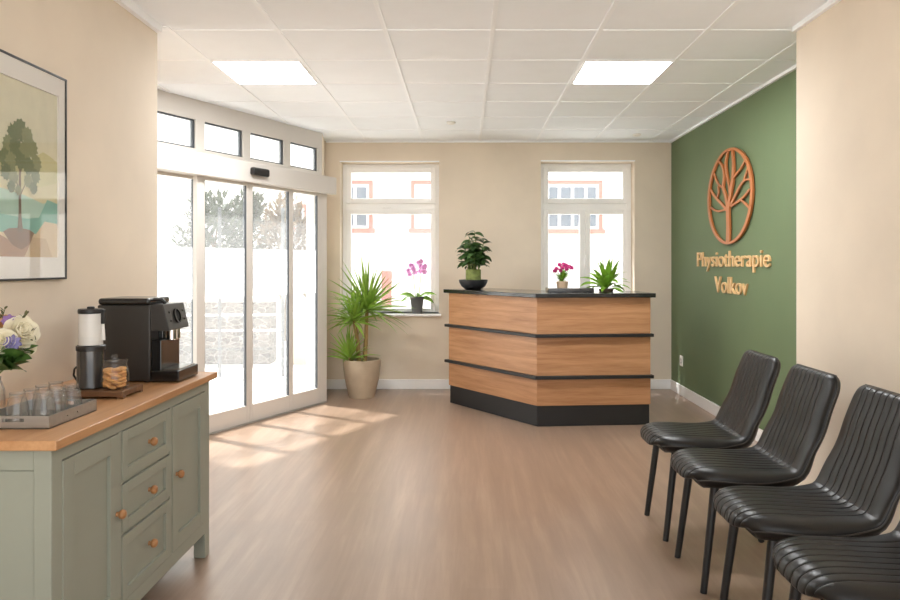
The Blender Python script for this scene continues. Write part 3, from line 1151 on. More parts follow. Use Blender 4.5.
# right wall with two small slots, near wall with grip hole
def wall_x(mb, x0, x1, ya, yb, za, zb, holes):
    ys = [ya] + [v for h in holes for v in (h[0], h[1])] + [yb]
    for i in range(0, len(ys), 2):
        mb.box(x0, x1, ys[i], ys[i + 1], za, zb)
    for h in holes:
        mb.box(x0, x1, h[0], h[1], za, h[2])
        mb.box(x0, x1, h[0], h[1], h[3], zb)
def wall_y(mb, y0, y1, xa, xb, za, zb, h):
    mb.box(xa, h[0], y0, y1, za, zb)
    mb.box(h[1], xb, y0, y1, za, zb)
    mb.box(h[0], h[1], y0, y1, za, h[2])
    mb.box(h[0], h[1], y0, y1, h[3], zb)
wall_x(rm, TX1 - t_, TX1, TY0, TY1, ZS + 0.001, zt, [(2.365, 2.373, ZS + 0.018, ZS + 0.024), (2.425, 2.433, ZS + 0.018, ZS + 0.024)])
for y in (TY0, TY1 - t_):
    wall_y(rm, y, y + t_, TX0 + t_, TX1 - t_, ZS + 0.001, zt, (-1.472, -1.402, ZS + 0.022, ZS + 0.034))
obj('rim', rm, 'steel', tr)
ZG = ZS + 0.0045
gl = MB()
gp = [(0.0342, 0), (0.0345, 0.02), (0.033, 0.055), (0.0275, 0.083), (0.0225, 0.094), (0.024, 0.104), (0.023, 0.105), (0.020, 0.098), (0.0, 0.096)]
gi = [(0.0322, 0.0), (0.0325, 0.02), (0.031, 0.053), (0.027, 0.080), (0.018, 0.089), (0.0, 0.090)]
gl.lathe(0, 0, gp, 36, cap0=False, cap1=False)
gl.lathe(0, 0, gi, 36, cap0=False, cap1=False)
tum = obj('tumbler', gl, 'glassware', None)
gspots = [(-1.365, 2.312, 'upturned clear tumbler at the near grip end of steel tray, room side'),
          (-1.368, 2.387, 'upturned clear tumbler second from near end of tray, room side row'),
          (-1.365, 2.470, 'upturned clear tumbler at far end of room side row, beside the board'),
          (-1.448, 2.304, 'upturned clear tumbler at near end of tray, row beside the vase'),
          (-1.446, 2.374, 'upturned clear tumbler second from near end, wall side row'),
          (-1.449, 2.444, 'upturned clear tumbler third from near end, wall side row'),
          (-1.445, 2.514, 'upturned clear tumbler at far end of wall side row')]
for i, (x, y, lb) in enumerate(gspots):
    o = tum if i == 0 else tum.copy()
    if i:
        C.objects.link(o)
    o.location = (x, y, ZG)
    tag(o, lb, 'glass', 'upturned tumblers on the steel tray')
    o.scale = (0.98, 0.98, 1.0)

# vase and bouquet
vx, vy = -1.632, 2.44
vs = tag(obj('vase', MB().lathe(vx, vy, [(0.038, ZS + 0.0005), (0.046, ZS + 0.004), (0.050, ZS + 0.05), (0.047, ZS + 0.095), (0.036, ZS + 0.125), (0.036, ZS + 0.137), (0.033, ZS + 0.137), (0.033, ZS + 0.124), (0.044, ZS + 0.093), (0.047, ZS + 0.05), (0.043, ZS + 0.008), (0.0, ZS + 0.007)], 40, cap1=False), 'glassware', None, (vx, vy, ZS)),
         'clear glass vase holding the bouquet beside the steel tray', 'vase')


def bloom(mb, c, axis, r, kind):
    axis = Vector(axis).normalized()
    if kind == 'rose':
        e1 = axis.orthogonal().normalized()
        e2 = axis.cross(e1)
        c = Vector(c)
        rings = ((3, 0.17, 0.46, 75), (4, 0.32, 0.47, 62), (5, 0.48, 0.42, 52), (6, 0.66, 0.32, 46), (7, 0.84, 0.14, 40), (8, 0.98, -0.08, 36))
        for q, (nn, rt, zt_, hw) in enumerate(rings):
            for k in range(nn):
                a0 = k * 2 * PI / nn + q * 0.7 + random.uniform(-0.12, 0.12)
                rt_ = rt * random.uniform(0.93, 1.06)
                zz_ = zt_ + random.uniform(-0.05, 0.05)
                v, f = [], []
                for i in range(7):
                    t = i / 6
                    rho = rt_ * (0.25 + 0.85 * math.sin(PI * min(1, t * 0.62 + 0.02)) * 1.0) * (1 + 0.12 * max(0, t - 0.8) / 0.2 * (q > 2))
                    z = -0.45 + (zz_ + 0.45) * (1 - (1 - t) ** 1.6)
                    sp = math.radians(hw) * (0.45 + 0.6 * math.sin(PI * (0.12 + 0.72 * t)))
                    for m_ in range(7):
                        a = a0 + sp * (m_ / 3 - 1)
                        edge = (m_ / 3 - 1) ** 2
                        dirv = e1 * math.cos(a) + e2 * math.sin(a)
                        v.append(c + dirv * (rho * r * (1 - 0.05 * edge)) + axis * (r * (z - 0.16 * edge * t)))
                for i in range(6):
                    for m_ in range(6):
                        a = i * 7 + m_
                        f.append((a, a + 1, a + 8, a + 7))
                mb.add(v, f, 0, True)
    else:
        for ring_, (nn, ro, op) in enumerate(((5, 0.7, 0.7), (7, 1.0, 1.1), (8, 1.0, 1.5))):
            for k in range(nn):
                mb.petal(c, axis, k * 2 * PI / nn + ring_ * 0.35, r * ro, r * 0.5, op, n=4)
        mb.ball(Vector(c) + axis * r * 0.15, r * 0.22, 8, 6)


def cut_flower(name, label, px, py, Y, r, m, kind='rose', ax=(0.5, -0.7, 0.5)):
    c = at(px, py, Y)
    t = thing(name, label, 'flower', (vx, vy, ZS + 0.02))
    mb = MB()
    bloom(mb, c, ax, r, kind)
    obj('bloom', mb, m, t)
    s = MB().tube([(vx + (c.x - vx) * 0.06, vy + (c.y - vy) * 0.06, ZS + 0.02), (vx + (c.x - vx) * 0.15, vy + (c.y - vy) * 0.15, ZS + 0.135), (vx + (c.x - vx) * 0.6, vy + (c.y - vy) * 0.6, (ZS + 0.135 + c.z) / 2), tuple(c - Vector(ax).normalized() * r * 0.3)], 0.0028, 6)
    obj('stem', s, 'stem', t)


cut_flower('rose', 'large cream rose at the outer edge of the bouquet, facing the room', 23, 331, 2.40, 0.052, 'cream', ax=(0.75, -0.5, 0.35))
cut_flower('rose', 'cream rose low in front of the bouquet above the vase', 3, 341, 2.33, 0.040, 'cream', ax=(0.2, -0.9, 0.3))
cut_flower('rose', 'pale greenish rose near top of the bouquet', 14, 325, 2.44, 0.036, 'creamgreen', ax=(0.3, -0.6, 0.7))
cut_flower('rose', 'small cream rose under the large one', 26, 347, 2.42, 0.034, 'cream', ax=(0.8, -0.5, 0.1))
cut_flower('rose', 'peach coloured rose at the top of the bouquet', -1, 322, 2.42, 0.040, 'peach', ax=(0.0, -0.5, 0.8))
cut_flower('aster', 'purple flower between peach and greenish roses', 9, 321, 2.40, 0.024, 'purple', 'aster', (0.3, -0.8, 0.5))
cut_flower('aster', 'lavender flower between the two cream roses', 13, 343, 2.34, 0.028, 'lavender', 'aster', (0.4, -0.85, 0.2))
cut_flower('rose', 'cream rose at the back of the bouquet near the wall', -18, 332, 2.52, 0.045, 'cream', ax=(-0.2, -0.4, 0.8))
cut_flower('aster', 'purple flower at the wall side of the bouquet', -28, 345, 2.44, 0.030, 'purple', 'aster', (-0.7, -0.5, 0.3))
gr_ = thing('greenery', 'green leaves hanging from the bouquet over the vase rim', 'leaves', (vx, vy, ZS + 0.135))
gm = MB()
for px, py, Y in ((26, 366, 2.37), (20, 356, 2.35), (12, 360, 2.33), (6, 362, 2.32), (2, 352, 2.30), (30, 356, 2.42), (10, 350, 2.4), (-14, 362, 2.36), (-30, 358, 2.42), (16, 362, 2.44), (-8, 366, 2.3), (8, 356, 2.5), (27, 361, 2.34), (22, 374, 2.34), (14, 370, 2.30), (33, 350, 2.40), (8, 372, 2.3), (18, 352, 2.28), (0, 365, 2.28)):
    tip = at(px, py, Y)
    base = Vector((vx + (tip.x - vx) * 0.3, vy + (tip.y - vy) * 0.3, ZS + 0.17))
    dd = tip - base
    gm.leaf(base, Vector((dd.x, dd.y, dd.z + 0.04)), dd.length * 1.2, 0.05, 0.75, 6, 0.2, shape='oval', roll=random.choice((-1, 1)) * random.uniform(0.5, 1.0))
    gm.tube([(vx, vy, ZS + 0.12), tuple(base)], 0.002, 5)
obj('leaf', gm, 'boqleaf', gr_)
for k, (px, py, lb) in enumerate(((27, 314, 'budded twig standing at top edge of bouquet beside greenish rose'), (33, 331, 'budded twig poking out beyond the large cream rose'), (5, 309, 'upright budded twig above the peach rose'), (36, 341, 'thin twig reaching out lowest toward the grinder'))):
    tip = at(px, py, 2.42)
    t = thing('twig', lb, 'twig', (vx, vy, ZS + 0.02))
    mb = MB()
    mid = Vector((vx, vy, ZS + 0.16)).lerp(tip, 0.55) + Vector((0, 0, 0.01))
    a_ = Vector((vx, vy, ZS + 0.02))
    mb.tube([a_, Vector((vx, vy, ZS + 0.14)), mid, tip], [0.003, 0.0028, 0.0022, 0.0012], 6)
    obj('stem', mb, 'twig', t)
    mb = MB()
    for q in range(9):
        tt = 0.35 + q * 0.08
        p = mid.lerp(tip, min(1, tt))
        mb.leaf(p, (random.uniform(-1, 1), random.uniform(-1, 0.4), 0.9), 0.022, 0.010, 0.1, 3, 0.2, shape='oval')
    obj('bud', mb, 'twig', t)

# ------------------------------------------------------------------ framed print on the left wall
PY0, PY1, PZ0, PZ1 = 2.545, 3.19, 1.337, 2.230
pf = thing('framed_print', 'black framed print of a tree in soft green and teal, on the wall', 'picture', (XL, (PY0 + PY1) / 2, (PZ0 + PZ1) / 2))
fm = MB()
ft_ = 0.009
fm.box(XL, XL + 0.018, PY0, PY0 + ft_, PZ0, PZ1)
fm.box(XL, XL + 0.018, PY1 - ft_, PY1, PZ0, PZ1)
fm.box(XL, XL + 0.018, PY0 + ft_, PY1 - ft_, PZ0, PZ0 + ft_)
fm.box(XL, XL + 0.018, PY0 + ft_, PY1 - ft_, PZ1 - ft_, PZ1)
obj('frame', fm, 'pictureframe', pf, bevel=0.002)
AY0, AY1, AZ0, AZ1 = 2.612, 3.135, 1.433, 2.141
mm = MB()
mm.box(XL + 0.001, XL + 0.012, PY0 + ft_, AY0, PZ0 + ft_, PZ1 - ft_)
mm.box(XL + 0.001, XL + 0.012, AY1, PY1 - ft_, PZ0 + ft_, PZ1 - ft_)
mm.box(XL + 0.001, XL + 0.012, AY0, AY1, PZ0 + ft_, AZ0)
mm.box(XL + 0.001, XL + 0.012, AY0, AY1, AZ1, PZ1 - ft_)
obj('mat_board', mm, 'mat_board', pf)
for nm, rgb in (('sky', (222, 217, 190)), ('olive', (205, 200, 150)), ('olive2', (214, 206, 164)), ('teal_l', (176, 206, 188)), ('teal', (128, 182, 164)),
                ('sand', (218, 196, 160)), ('brown', (170, 130, 98)), ('mound', (132, 98, 70)), ('trunk', (112, 92, 66)), ('leaf1', (112, 122, 84)), ('leaf2', (140, 144, 104)), ('sand2', (204, 178, 140))):
    M['art_' + nm] = mat('print_' + nm, rgb, 0.9, var=0.05, scale=14)
arts = ['art_sky', 'art_olive', 'art_olive2', 'art_teal_l', 'art_teal', 'art_sand', 'art_brown', 'art_mound', 'art_trunk', 'art_leaf1', 'art_leaf2', 'art_sand2']
am = MB()
lay = [0]


def art(poly, mi):
    lay[0] += 1
    x = XL + 0.004 + lay[0] * 0.00012
    poly = [(min(max(a, AY0), AY1), min(max(b_, AZ0), AZ1)) for a, b_ in poly]
    am.add([(x, a, b_) for a, b_ in poly], [tuple(range(len(poly)))], mi)


def hill(pts, mi):
    art(pts + [(AY1, AZ0), (AY0, AZ0)], mi)


art([(AY0, AZ0), (AY1, AZ0), (AY1, AZ1), (AY0, AZ1)], 0)
hill([(AY0, 1.80), (2.70, 1.84), (2.80, 1.80), (2.95, 1.84), (3.03, 1.88), (3.08, 1.87), (AY1, 1.85)], 1)
hill([(AY0, 1.74), (2.72, 1.76), (2.90, 1.72), (3.02, 1.73), (AY1, 1.76)], 2)
hill([(AY0, 1.72), (2.75, 1.70), (2.90, 1.685), (3.03, 1.66), (3.06, 1.67), (AY1, 1.66)], 3)
hill([(AY0, 1.62), (2.75, 1.60), (2.92, 1.59), (3.0, 1.60), (3.06, 1.68), (AY1, 1.668)], 4)
hill([(AY0, 1.55), (2.72, 1.53), (2.90, 1.525), (2.98, 1.53), (3.04, 1.585), (AY1, 1.58)], 5)
hill([(AY0, 1.50), (2.74, 1.52), (2.90, 1.47), (2.96, 1.515), (3.05, 1.512), (3.10, AZ0), (3.10, AZ0)], 6)
art([(2.90, AZ0), (2.96, 1.515), (3.05, 1.512), (3.10, AZ0)], 11)
TYc = 2.872
art([(TYc - 0.105, 1.53), (TYc - 0.07, 1.545), (TYc, 1.55), (TYc + 0.06, 1.545), (TYc + 0.095, 1.533), (TYc + 0.06, 1.485), (TYc + 0.01, 1.462), (TYc - 0.05, 1.48)], 7)
art([(TYc - 0.018, 1.535), (TYc - 0.010, 1.60), (TYc - 0.008, 1.72), (TYc - 0.003, 1.93), (TYc + 0.003, 1.93), (TYc + 0.007, 1.72), (TYc + 0.009, 1.60), (TYc + 0.02, 1.535)], 8)
for a, zz0, ln in ((-0.6, 1.70, 0.14), (0.6, 1.68, 0.13), (-0.4, 1.78, 0.13), (0.45, 1.77, 0.14), (0.2, 1.84, 0.1), (-0.2, 1.85, 0.1)):
    dy, dz = math.sin(a), math.cos(a)
    art([(TYc - 0.004, zz0), (TYc + 0.004, zz0), (TYc + dy * ln, zz0 + dz * ln)], 8)
random.seed(21)
for (dy, dz, r) in ((0, 1.945, 0.05), (-0.045, 1.925, 0.042), (0.045, 1.93, 0.042), (-0.075, 1.875, 0.042), (0.08, 1.88, 0.042), (-0.03, 1.87, 0.045), (0.032, 1.868, 0.045),
                    (-0.10, 1.82, 0.04), (0.105, 1.825, 0.04), (-0.06, 1.81, 0.042), (0.055, 1.805, 0.042), (0.0, 1.82, 0.04), (-0.09, 1.765, 0.038), (0.10, 1.77, 0.036), (-0.045, 1.75, 0.034), (0.05, 1.745, 0.032),
                    (0.085, 1.72, 0.03), (-0.06, 1.71, 0.028), (-0.015, 1.70, 0.024)):
    m_ = random.choice((9, 9, 10))
    pol = []
    for i in range(22):
        a = 2 * PI * i / 22
        rr_ = r * (1.0 if i % 2 else 0.78) * random.uniform(0.9, 1.06)
        pol.append((TYc + dy + rr_ * math.cos(a), dz + rr_ * math.sin(a)))
    art(pol, m_)
obj('artwork', am, arts, pf)
obj('glazing', MB().box(XL + 0.0145, XL + 0.0165, PY0 + ft_, PY1 - ft_, PZ0 + ft_, PZ1 - ft_), 'picglass', pf)
random.seed(11)

# ------------------------------------------------------------------ emblem and lettering on the green wall
def gw(px, py):
    """point of the green wall seen at a photo pixel -> (y, z)"""
    Y = XG * F_PX / (px - CX)
    return Y, EYE - (py - CY) * Y / F_PX


def dens(pts, n=5):
    """smooth open polyline (Catmull-Rom)"""
    P = [Vector(p) for p in pts]
    P = [P[0] * 2 - P[1]] + P + [P[-1] * 2 - P[-2]]
    out = []
    for i in range(1, len(P) - 2):
        for k in range(n):
            t = k / n
            a, b_, c_, d_ = P[i - 1], P[i], P[i + 1], P[i + 2]
            out.append(0.5 * ((2 * b_) + (c_ - a) * t + (2 * a - 5 * b_ + 4 * c_ - d_) * t * t + (3 * b_ - a - 3 * c_ + d_) * t ** 3))
    out.append(P[-2])
    return out


def stroke(mb, pts, w0, w1, x0, x1, closed=False, ys=2.2):
    """flat bar of given width along (y, z) points, standing x1..x0 off the wall"""
    n = len(pts)
    v, f = [], []
    pts = [Vector((p.x / ys, p.y)) for p in pts]
    for i, p in enumerate(pts):
        if closed:
            t = (pts[(i + 1) % n] - pts[i - 1]).normalized()
        else:
            t = (pts[min(i + 1, n - 1)] - pts[max(i - 1, 0)]).normalized()
        nr = Vector((-t.y, t.x))
        w = w0 + (w1 - w0) * i / max(1, n - 1)
        a, b_ = p + nr * w / 2, p - nr * w / 2
        v += [(x0, a.x * ys, a.y), (x0, b_.x * ys, b_.y), (x1, b_.x * ys, b_.y), (x1, a.x * ys, a.y)]
    for i in range(n if closed else n - 1):
        j = (i + 1) % n
        for k in range(4):
            kk = (k + 1) % 4
            f.append((i * 4 + k, i * 4 + kk, j * 4 + kk, j * 4 + k))
    if not closed:
        f += [(0, 1, 2, 3), ((n - 1) * 4 + 3, (n - 1) * 4 + 2, (n - 1) * 4 + 1, (n - 1) * 4)]
    mb.add(v, f)


em = MB()
yl, yr = gw(711, 197)[0], gw(754.5, 197)[0]
yc, ry = (yl + yr) / 2, (yl - yr) / 2
ztop, zbot = gw(735, 148)[1], gw(731, 243)[1]
zc, rz = (ztop + zbot) / 2, (ztop - zbot) / 2
XW = XG - 0.001
emb = thing('wall_emblem', 'copper coloured oval emblem of a branching tree on green wall', 'emblem', (XG, yc, zc))
stroke(em, [Vector((yc + ry * math.cos(2 * PI * i / 96), zc + rz * math.sin(2 * PI * i / 96))) for i in range(96)], 0.022, 0.022, XW - 0.026, XW - 0.008, True)
obj('ring', em, 'copper', emb)
def EP(a, b_):
    return Vector(gw(704 + a / 10, 140 + b_ / 10))
br_ = MB()
lines = [
    ([(265, 1020), (268, 850), (265, 690), (285, 560), (310, 400), (318, 250), (308, 100)], 0.085, 0.034),
    ([(262, 700), (240, 560), (215, 470), (225, 350), (205, 260), (165, 205)], 0.050, 0.032),
    ([(280, 640), (282, 500), (255, 370), (240, 240), (262, 110)], 0.044, 0.034),
    ([(315, 380), (380, 300), (420, 235), (440, 195)], 0.036, 0.030),
    ([(285, 660), (320, 590), (390, 450), (430, 405), (480, 390)], 0.044, 0.032),
    ([(415, 420), (440, 350), (462, 285)], 0.030, 0.026),
    ([(290, 665), (370, 610), (430, 560), (480, 490)], 0.044, 0.032),
    ([(390, 595), (440, 640), (480, 680)], 0.036, 0.034),
    ([(262, 715), (200, 640), (150, 590), (110, 540), (75, 480)], 0.050, 0.032),
    ([(145, 590), (165, 530), (160, 460)], 0.032, 0.028),
    ([(215, 480), (165, 445), (135, 380), (110, 310)], 0.034, 0.030),
    ([(250, 690), (200, 705), (150, 710), (80, 675)], 0.040, 0.034),
]
for i, (q, w0, w1) in enumerate(lines):
    stroke(br_, dens([EP(*p) for p in q]), w0 * 0.44, w1 * 0.48, XW - 0.0255 + i * 0.0005, XW - 0.0085 - i * 0.0002)
obj('tree', br_, 'copper', emb)
for a, b_ in ((yc, zc - rz), (yc, zc + rz), (yc - ry, zc), (yc + ry, zc)):
    obj('spacer', MB().box(XG - 0.010, XG + 0.001, a - 0.01, a + 0.01, b_ - 0.006, b_ + 0.006), 'copper', emb)


def lettering(text, name, label, px0, px1, zbase, zcap, cat):
    ya, yb = XG * F_PX / (px0 - CX), XG * F_PX / (px1 - CX)
    root = thing(name, label, cat, (XG, (ya + yb) / 2, zbase))
    cu = bpy.data.curves.new('tmp', 'FONT')
    full = []
    # widths from the built-in font: measure growing strings
    dg = None
    meshes = []
    adv = []
    for i in range(len(text) + 1):
        cu.body = (text[:i] + '|') if i else '|'
        o = bpy.data.objects.new('tmp', cu)
        C.objects.link(o)
        bpy.context.view_layer.update()
        me = o.to_mesh()
        adv.append(max(v.co.x for v in me.vertices))
        o.to_mesh_clear()
        bpy.data.objects.remove(o)
    cu.body = text[0]
    cu.extrude = 0.0
    cu.offset = 0.0
    shapes = []
    for i, ch in enumerate(text):
        cu.body = ch
        o = bpy.data.objects.new('tmp', cu)
        C.objects.link(o)
        bpy.context.view_layer.update()
        me = bpy.data.meshes.new_from_object(o.evaluated_get(bpy.context.evaluated_depsgraph_get()))
        bpy.data.objects.remove(o)
        shapes.append((adv[i] - adv[0], me))
    x_end = max(x + v.co.x for x, me in shapes for v in me.vertices)
    x_beg = min(x + v.co.x for x, me in shapes for v in me.vertices)
    cap = max(v.co.y for v in shapes[0][1].vertices)
    sx = (ya - yb) / (x_end - x_beg)
    sz = (zcap - zbase) / cap
    for i, (x, me) in enumerate(shapes):
        vs_ = [(ya - (x + v.co.x - x_beg) * sx, zbase + v.co.y * sz) for v in me.vertices]
        fs_ = [tuple(p.vertices) for p in me.polygons]
        cnt = {}
        for f_ in fs_:
            for k in range(len(f_)):
                ed = (f_[k], f_[(k + 1) % len(f_)])
                cnt[tuple(sorted(ed))] = cnt.get(tuple(sorted(ed)), []) + [ed]
        n_ = len(vs_)
        xa, xb = XG - 0.016, XG - 0.0005
        mb = MB()
        mb.add([(xa, y, z) for y, z in vs_] + [(xb, y, z) for y, z in vs_],
               fs_ + [tuple(n_ + k for k in f_[::-1]) for f_ in fs_] +
               [(e_[0][1], e_[0][0], e_[0][0] + n_, e_[0][1] + n_) for e_ in cnt.values() if len(e_) == 1])
        obj('letter', mb, 'letter', root)
        bpy.data.meshes.remove(me)
    bpy.data.curves.remove(cu)


lettering('Physiotherapie', 'wall_lettering', 'raised light wood letters reading Physiotherapie on the green wall', 698.3, 771.5, 1.386, 1.525, 'lettering')
lettering('Volkov', 'wall_lettering', 'raised light wood letters reading Volkov, lower line on green wall', 715.8, 748.8, 1.150, 1.295, 'lettering')

# socket
sk = thing('wall_socket', 'small white wall socket low on the green wall', 'socket', (XG, 7.65, 0.37))
obj('plate', MB().box(XG - 0.010, XG, 7.605, 7.695, 0.315, 0.425), 'socket', sk, bevel=0.003)
sx_ = MB()
v_, f_ = [], []
for i in range(24):
    a = 2 * PI * i / 24
    for r, x in ((0.028, XG - 0.0105), (0.024, XG - 0.012), (0.020, XG - 0.0102)):
        v_.append((x, 7.65 + r * math.cos(a), 0.37 + r * math.sin(a)))
for i in range(24):
    j = (i + 1) % 24
    for k in range(2):
        f_.append((i * 3 + k, i * 3 + k + 1, j * 3 + k + 1, j * 3 + k))
sx_.add(v_, f_, 0, True)
obj('socket_ring', sx_, 'gasket', sk)

# ------------------------------------------------------------------ plants
def taper_pot(mb, x, y, z, h, r0, r1, lip=0.012, n=40, bulge=0.0):
    pr = []
    for i in range(9):
        t = i / 8
        pr.append((r0 + (r1 - r0) * (math.sin(t * PI / 2) if bulge else t), z + h * t))
    pr = [(r0 * 0.85, z)] + pr
    pr += [(r1 - lip * 0.3, z + h + 0.004), (r1 - lip, z + h), (r1 - lip * 1.3, z + h * 0.86)]
    mb.lathe(x, y, pr, n, cap1=False)
    return mb


# large yucca in beige pot
yx, yy = -1.095, 7.56
yp = thing('potted_yucca', 'tall yucca with three leafy crowns in beige floor pot by window', 'plant', (yx, yy, 0))
obj('pot', taper_pot(MB(), yx, yy, 0.0, 0.40, 0.135, 0.20, 0.014, bulge=1), 'pot', yp)
obj('soil', MB().lathe(yx, yy, [(0.184, 0.355), (0.12, 0.362), (0.0, 0.366)], 32), 'soil', yp)


def crown(mb, c, n, L, wd, lo=-0.35, hi=1.5, droop=(0.3, 1.0)):
    for i in range(n):
        a = i * 2.399 + random.uniform(-0.2, 0.2)
        t = i / n
        el = hi + (lo - hi) * t ** 0.9 + random.uniform(-0.12, 0.12)
        d = Vector((math.cos(el) * math.cos(a), math.cos(el) * math.sin(a), math.sin(el)))
        ln = L * (0.78 + 0.35 * random.random())
        reach = d.x * ln + c[0]
        if reach < -1.46:
            ln *= max(0.3, (c[0] + 1.46) / max(0.01, c[0] - reach))
        if d.y * ln + c[1] > 7.98:
            ln *= max(0.3, (7.98 - c[1]) / (d.y * ln))
        mb.leaf(Vector(c) + Vector((0, 0, 0.05 * (1 - t))) + d * 0.015, d, ln, wd * random.uniform(0.8, 1.1), droop[0] + (droop[1] - droop[0]) * t, 8, 0.25, i, shape=0.35, roll=random.uniform(-0.8, 0.8))


c_tall = at(367, 312, yy)
c_mid = at(354, 323, yy - 0.10)
c_low = at(349.5, 361, yy - 0.06)
for (px, tgt) in ((366, c_tall), (358, c_mid), (351, c_low)):
    b0_ = at(px, 362, yy)
    st = MB().tube([(b0_.x * 0.7 + yx * 0.3, yy - 0.02, 0.345), (b0_.x, yy, (0.36 + tgt.z) / 2), tuple(tgt + Vector((0, 0, 0.03)))], [0.026, 0.022, 0.018], 12)
    obj('cane', st, 'cane', yp)
fo = MB()
crown(fo, c_tall, 78, 0.50, 0.036, lo=-0.30, droop=(0.15, 0.75))
obj('foliage', fo, 'yucca', yp)
fo = MB()
crown(fo, c_mid, 54, 0.36, 0.032, lo=-0.15, droop=(0.15, 0.8))
obj('foliage', fo, 'yucca', yp)
fo = MB()
crown(fo, c_low, 40, 0.30, 0.028, lo=0.2, droop=(0.15, 0.8))
obj('foliage', fo, 'yucca', yp)

# orchid on the sill
ox, oy, oz = -0.545, 8.085, 0.85
oc = thing('potted_orchid', 'pink orchid with two flower stems in grey pot on window sill', 'plant', (ox, oy, oz))
obj('pot', taper_pot(MB(), ox, oy, oz, 0.19, 0.055, 0.079, 0.008), 'greypot', oc)
obj('soil', MB().lathe(ox, oy, [(0.066, oz + 0.172), (0.0, oz + 0.178)], 24), 'soil', oc)
lf = MB()
for a, el, L in ((PI + 0.2, 0.55, 0.21), (0.1, 0.6, 0.22), (PI - 0.3, 0.1, 0.2), (-0.25, 0.1, 0.2), (-PI / 2, 0.35, 0.16), (PI / 2.2, 0.5, 0.12)):
    lf.leaf((ox + 0.02 * math.cos(a), oy + 0.02 * math.sin(a), oz + 0.175), (math.cos(el) * math.cos(a), math.cos(el) * math.sin(a) * 0.6, math.sin(el)), L, 0.066, 1.5, 7, 0.2, shape='oval', roll=0.75 if math.cos(a) > 0 else -0.75)
obj('foliage', lf, 'orchleaf', oc)
for k, (pa, pb, pc) in enumerate((((415.5, 296), (413.5, 277), (411.5, 265)), ((419, 296), (420.8, 275), (421, 262)))):
    st = MB().tube([at(pa[0], pa[1], oy), at(pb[0], pb[1], oy - 0.01), at(pc[0], pc[1], oy - 0.03)], [0.0045, 0.004, 0.003], 8)
    so = obj('flower_stem', st, 'stem', oc)
    cl = [(410.5, 265.5), (413.5, 269), (408.5, 270.5), (409.8, 274.3), (415.5, 272.5), (412.5, 266)] if k == 0 else [(418.5, 262.5), (421.3, 261.3), (420.5, 266), (424, 268.3), (425.3, 266), (424.6, 272), (420.3, 271.2)]
    fl = MB()
    for px, py in cl:
        c_ = at(px, py, oy - 0.03 + random.uniform(-0.02, 0.02))
        axd = Vector((random.uniform(-0.4, 0.4), -1, random.uniform(-0.2, 0.3)))
        for q in range(5):
            fl.petal(c_, axd, q * 2 * PI / 5 + 0.3, 0.034, 0.036, 1.25, n=3)
        fl.ball(c_ + axd.normalized() * 0.008, 0.007, 8, 6)
        fl.tube([at(pc[0], pc[1] + 3, oy - 0.02), c_], 0.0015, 5)
    obj('blossom', fl, 'orchid', so)

# leafy plant in black bowl at the desk's left end
bx, by = 0.084, 7.20
bp = thing('potted_plant', 'dark leafy plant in mossy pot set in black bowl, end of desk', 'plant', (bx, by, ZT))
bw = MB().lathe(bx, by, [(0.07, ZT + 0.0005), (0.085, ZT + 0.004), (0.12, ZT + 0.03), (0.142, ZT + 0.07), (0.147, ZT + 0.095), (0.143, ZT + 0.098), (0.136, ZT + 0.07), (0.112, ZT + 0.035), (0.0, ZT + 0.03)], 44, cap1=False)
obj('bowl', bw, 'bowl', bp)
mo = MB().lathe(bx, by, [(0.072, ZT + 0.034), (0.077, ZT + 0.05), (0.077, ZT + 0.198), (0.070, ZT + 0.202), (0.068, ZT + 0.185), (0.0, ZT + 0.187)], 36, cap1=False)
obj('inner_pot', mo, 'moss', bp)
stm = MB()
fo = MB()
tips = []
for k in range(9):
    a = k * 2.399
    r_ = 0.02 + 0.02 * (k % 3)
    top_ = Vector((bx + (0.05 + 0.07 * (k % 3) / 2) * math.cos(a), by + (0.05 + 0.07 * (k % 3) / 2) * math.sin(a), ZT + 0.32 + 0.028 * k))
    if k == 8:
        top_ = Vector((bx + 0.01, by, ZT + 0.585))
    bs = Vector((bx + r_ * math.cos(a), by + r_ * math.sin(a), ZT + 0.18))
    stm.tube([bs, bs.lerp(top_, 0.6) + Vector((0, 0, 0.02)), top_], [0.007, 0.005, 0.003], 8)
    for q in range(17):
        t = 0.3 + 0.7 * q / 16
        p = bs.lerp(top_, t)
        an = q * 2.399 + k
        el = random.uniform(-0.15, 0.7)
        fo.leaf(p, (math.cos(el) * math.cos(an), math.cos(el) * math.sin(an), math.sin(el)), random.uniform(0.10, 0.165), random.uniform(0.046, 0.064), 1.4, 6, 0.22, shape='oval', roll=random.uniform(-0.9, 0.9))
obj('stem', stm, 'stem', bp)
obj('foliage', fo, 'ficus', bp)

